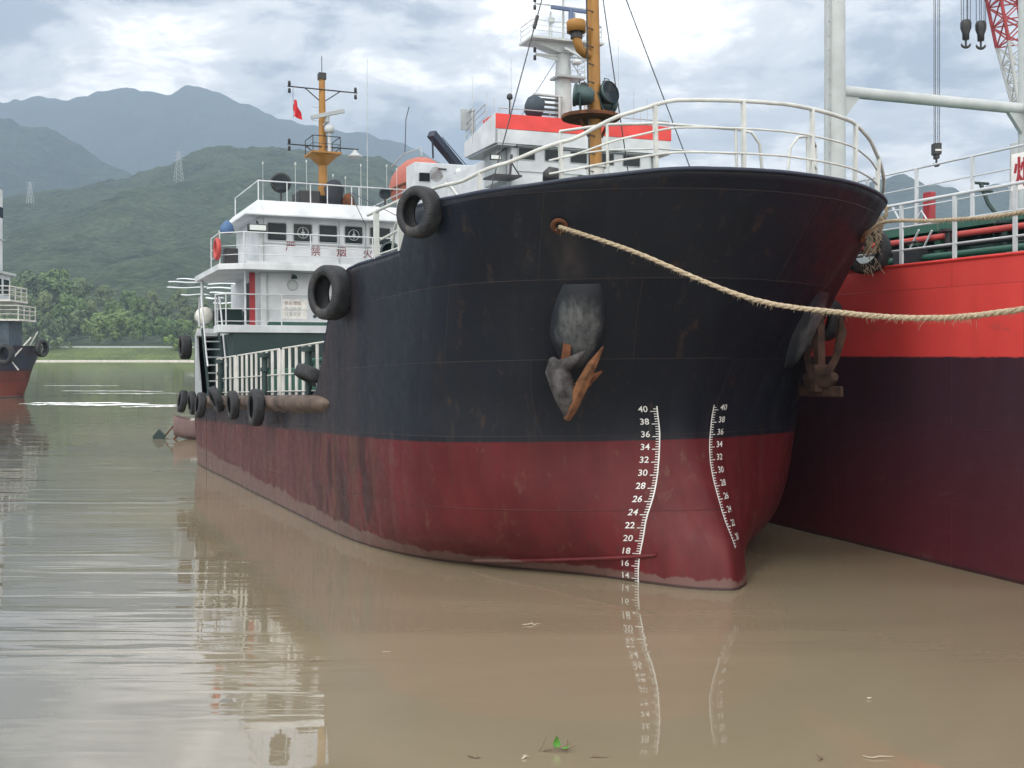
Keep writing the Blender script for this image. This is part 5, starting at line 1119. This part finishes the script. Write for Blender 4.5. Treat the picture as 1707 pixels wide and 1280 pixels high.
g = G(); g.add([(-.28, 0, .1), (0, 0, .42), (.26, 0, .16), (.2, 0, -.2), (-.2, 0, -.2), (-.28, .08, .1), (0, .08, .42), (.26, .08, .16), (.2, .08, -.2), (-.2, .08, -.2)], [(0,1,2,3,4),(9,8,7,6,5),(0,5,6,1),(1,6,7,2)]); g.build('blade', DARKG, gp)
g = G(); g.bar((.25, .1, .15), (.55, .1, .5), .05); g.bar((.3, .1, .0), (.6, .1, -.05), .05); g.bar((.55, .1, .5), (.85, .1, .75), .07); g.bar((.6, .1, 0), (.95, .1, .3), .08); g.build('arm', RUST, gp)
# ------------------------------------------------------------------ wake streaks: sky reflection off the waves, painted as flat white strips
WAKE_GLINT = plain('wake_glint', (.85, .88, .88), .6, scale=20)
g = G(); rw = random.Random(21)
def streak(px0, px1, py, th):
    n = 40; top = []; bot = []
    for k in range(n+1):
        t = k/n; px = px0+(px1-px0)*t; w = th*math.sin(PI*t)**.5*(.35+.9*abs(noise.noise(Vector((t*9, py, 1)))))
        mid_ = py+1.5*noise.noise(Vector((t*4, py, 5)))
        for lst, yy in ((top, mid_-w/2), (bot, mid_+w/2)): Z = HH*FF/(yy-HY); lst.append(((px-CX)/FF*Z, Z, .012))
    g.grid([bot, top], False)
for a in ((50, 250, 671, 3.5), (80, 300, 674, 4), (100, 275, 651, 1.2), (70, 200, 642, .8), (120, 300, 655, 1.0), (30, 120, 673, 2), (200, 303, 677, 2.2)): streak(*a)
tag(g.build('wake_glint', WAKE_GLINT), 'white strips painted as sky reflection on the wake between the two vessels', None, None, 'stuff')
# ------------------------------------------------------------------ floating debris
TW = plain('driftwood', (.16, .12, .08), .9); TWL = plain('pale_driftwood', (.45, .40, .32), .9)
def wp(px, py): Z = HH*FF/(py-HY); return Vector(((px-CX)/FF*Z, Z, 0))
def twig(px, py, L_, ang, mat, lab, seed, br=2, r=.007):
    rnd = random.Random(seed); g = G(); P = [Vector((-L_/2+L_*k/6, rnd.uniform(-.03,.03)*L_*3, .004+rnd.uniform(0,.02))) for k in range(7)]; g.tube(P, [r*.5, r, r*1.1, r, r*.9, r*.7, r*.3], 5)
    for k in range(br): q = P[rnd.randrange(1, 6)]; g.tube([q, q+Vector((rnd.uniform(-.1,.1), rnd.uniform(-.08,.08), rnd.uniform(.02,.07)))*L_*3], [r*.6, r*.2], 4)
    o = g.build('twig', mat); o.location = wp(px, py); o.rotation_euler = (0, 0, ang); return tag(o, lab, 'twig', 'twigs floating on the brown water')
twig(885, 1041, .26, .3, TWL, 'pale curled twig floating in the middle of the brown water', 1)
twig(530, 1102, .22, .05, TW, 'thin straight twig floating left, where the white reflections end', 2, 0, .004)
twig(790, 1263, .13, -.5, TW, 'small dark forked twig left of the green sprig', 3, 3)
twig(875, 1263, .08, .7, TWL, 'tiny pale bark scrap just left of the green sprig', 4, 3, .009)
twig(1368, 1266, .16, 1.2, TW, 'dark knobbly twig standing near the pink reflection', 5, 3, .008)
twig(1465, 1263, .28, .02, TWL, 'pale straight reed floating in the pink reflection', 6, 0, .005)
twig(1000, 1262, .18, .1, TW, 'short brown twig right of the green sprig', 7, 2, .006)
twig(645, 1087, .10, .2, TWL, 'faint short straw floating left of centre', 9, 0, .004)
twig(1449, 1165, .05, .2, TWL, 'small white chip floating alone on the right', 8, 1, .010)
sp = empty('leafy_sprig', Matrix.Translation(wp(928, 1252)), label='floating sprig with one upright bright green leaf and bent twigs', cat='plant')
g = G(); g.tube([(-.16, 0, 0), (-.12, 0, .07), (-.09, .01, .13)], [.006,.005,.003], 5); g.tube([(-.12, 0, .01), (0, 0, .035), (.10, 0, .02), (.17, 0, .06)], [.008, .009, .007, .003], 5); g.tube([(.08, 0, .03), (.10, 0, .07), (.095, 0, .11)], [.006, .006, .004], 5); g.tube([(.05,.0,.02),(.10,-.02,.0)], [.006,.003], 4); g.build('stem', TW, sp)
LG = plain('fresh_leaf', (.07, .24, .03), .5)
g = G(); g.grid([[(-.035*w+.0, -.01, z), (0, .012, z+.004), (.035*w, -.01, z)] for z, w in ((.03,.1),(.05,.8),(.075,1.0),(.10,.75),(.125,.35),(.14,.05))]); g.build('leaf', LG, sp)
g = G(); g.grid([[(.05+x, -.02-.02*w, .03+.3*x), (.05+x, 0, .035+.3*x), (.05+x, .02*w, .03+.3*x)] for x, w in ((0,.1),(.02,.9),(.045,.6),(.06,.05))]); g.build('leaf', LG, sp)
# ------------------------------------------------------------------ haze
m = bpy.data.materials.new('haze_air'); m.use_nodes = True; nt = m.node_tree; nt.nodes.clear()
pv = N(nt, 'ShaderNodeVolumePrincipled'); pv.inputs['Color'].default_value = (.45, .57, .745, 1); pv.inputs['Density'].default_value = 2.35e-4; pv.inputs['Anisotropy'].default_value = .2
mo = N(nt, 'ShaderNodeOutputMaterial'); L(nt, pv.outputs[0], mo.inputs['Volume'])
g = G(); g.box(-8800, 8800, -80, 9000, -2.5, 1750); tag(g.build('haze', m), 'pale blue humid air in front of the mountains', None, None, 'stuff')
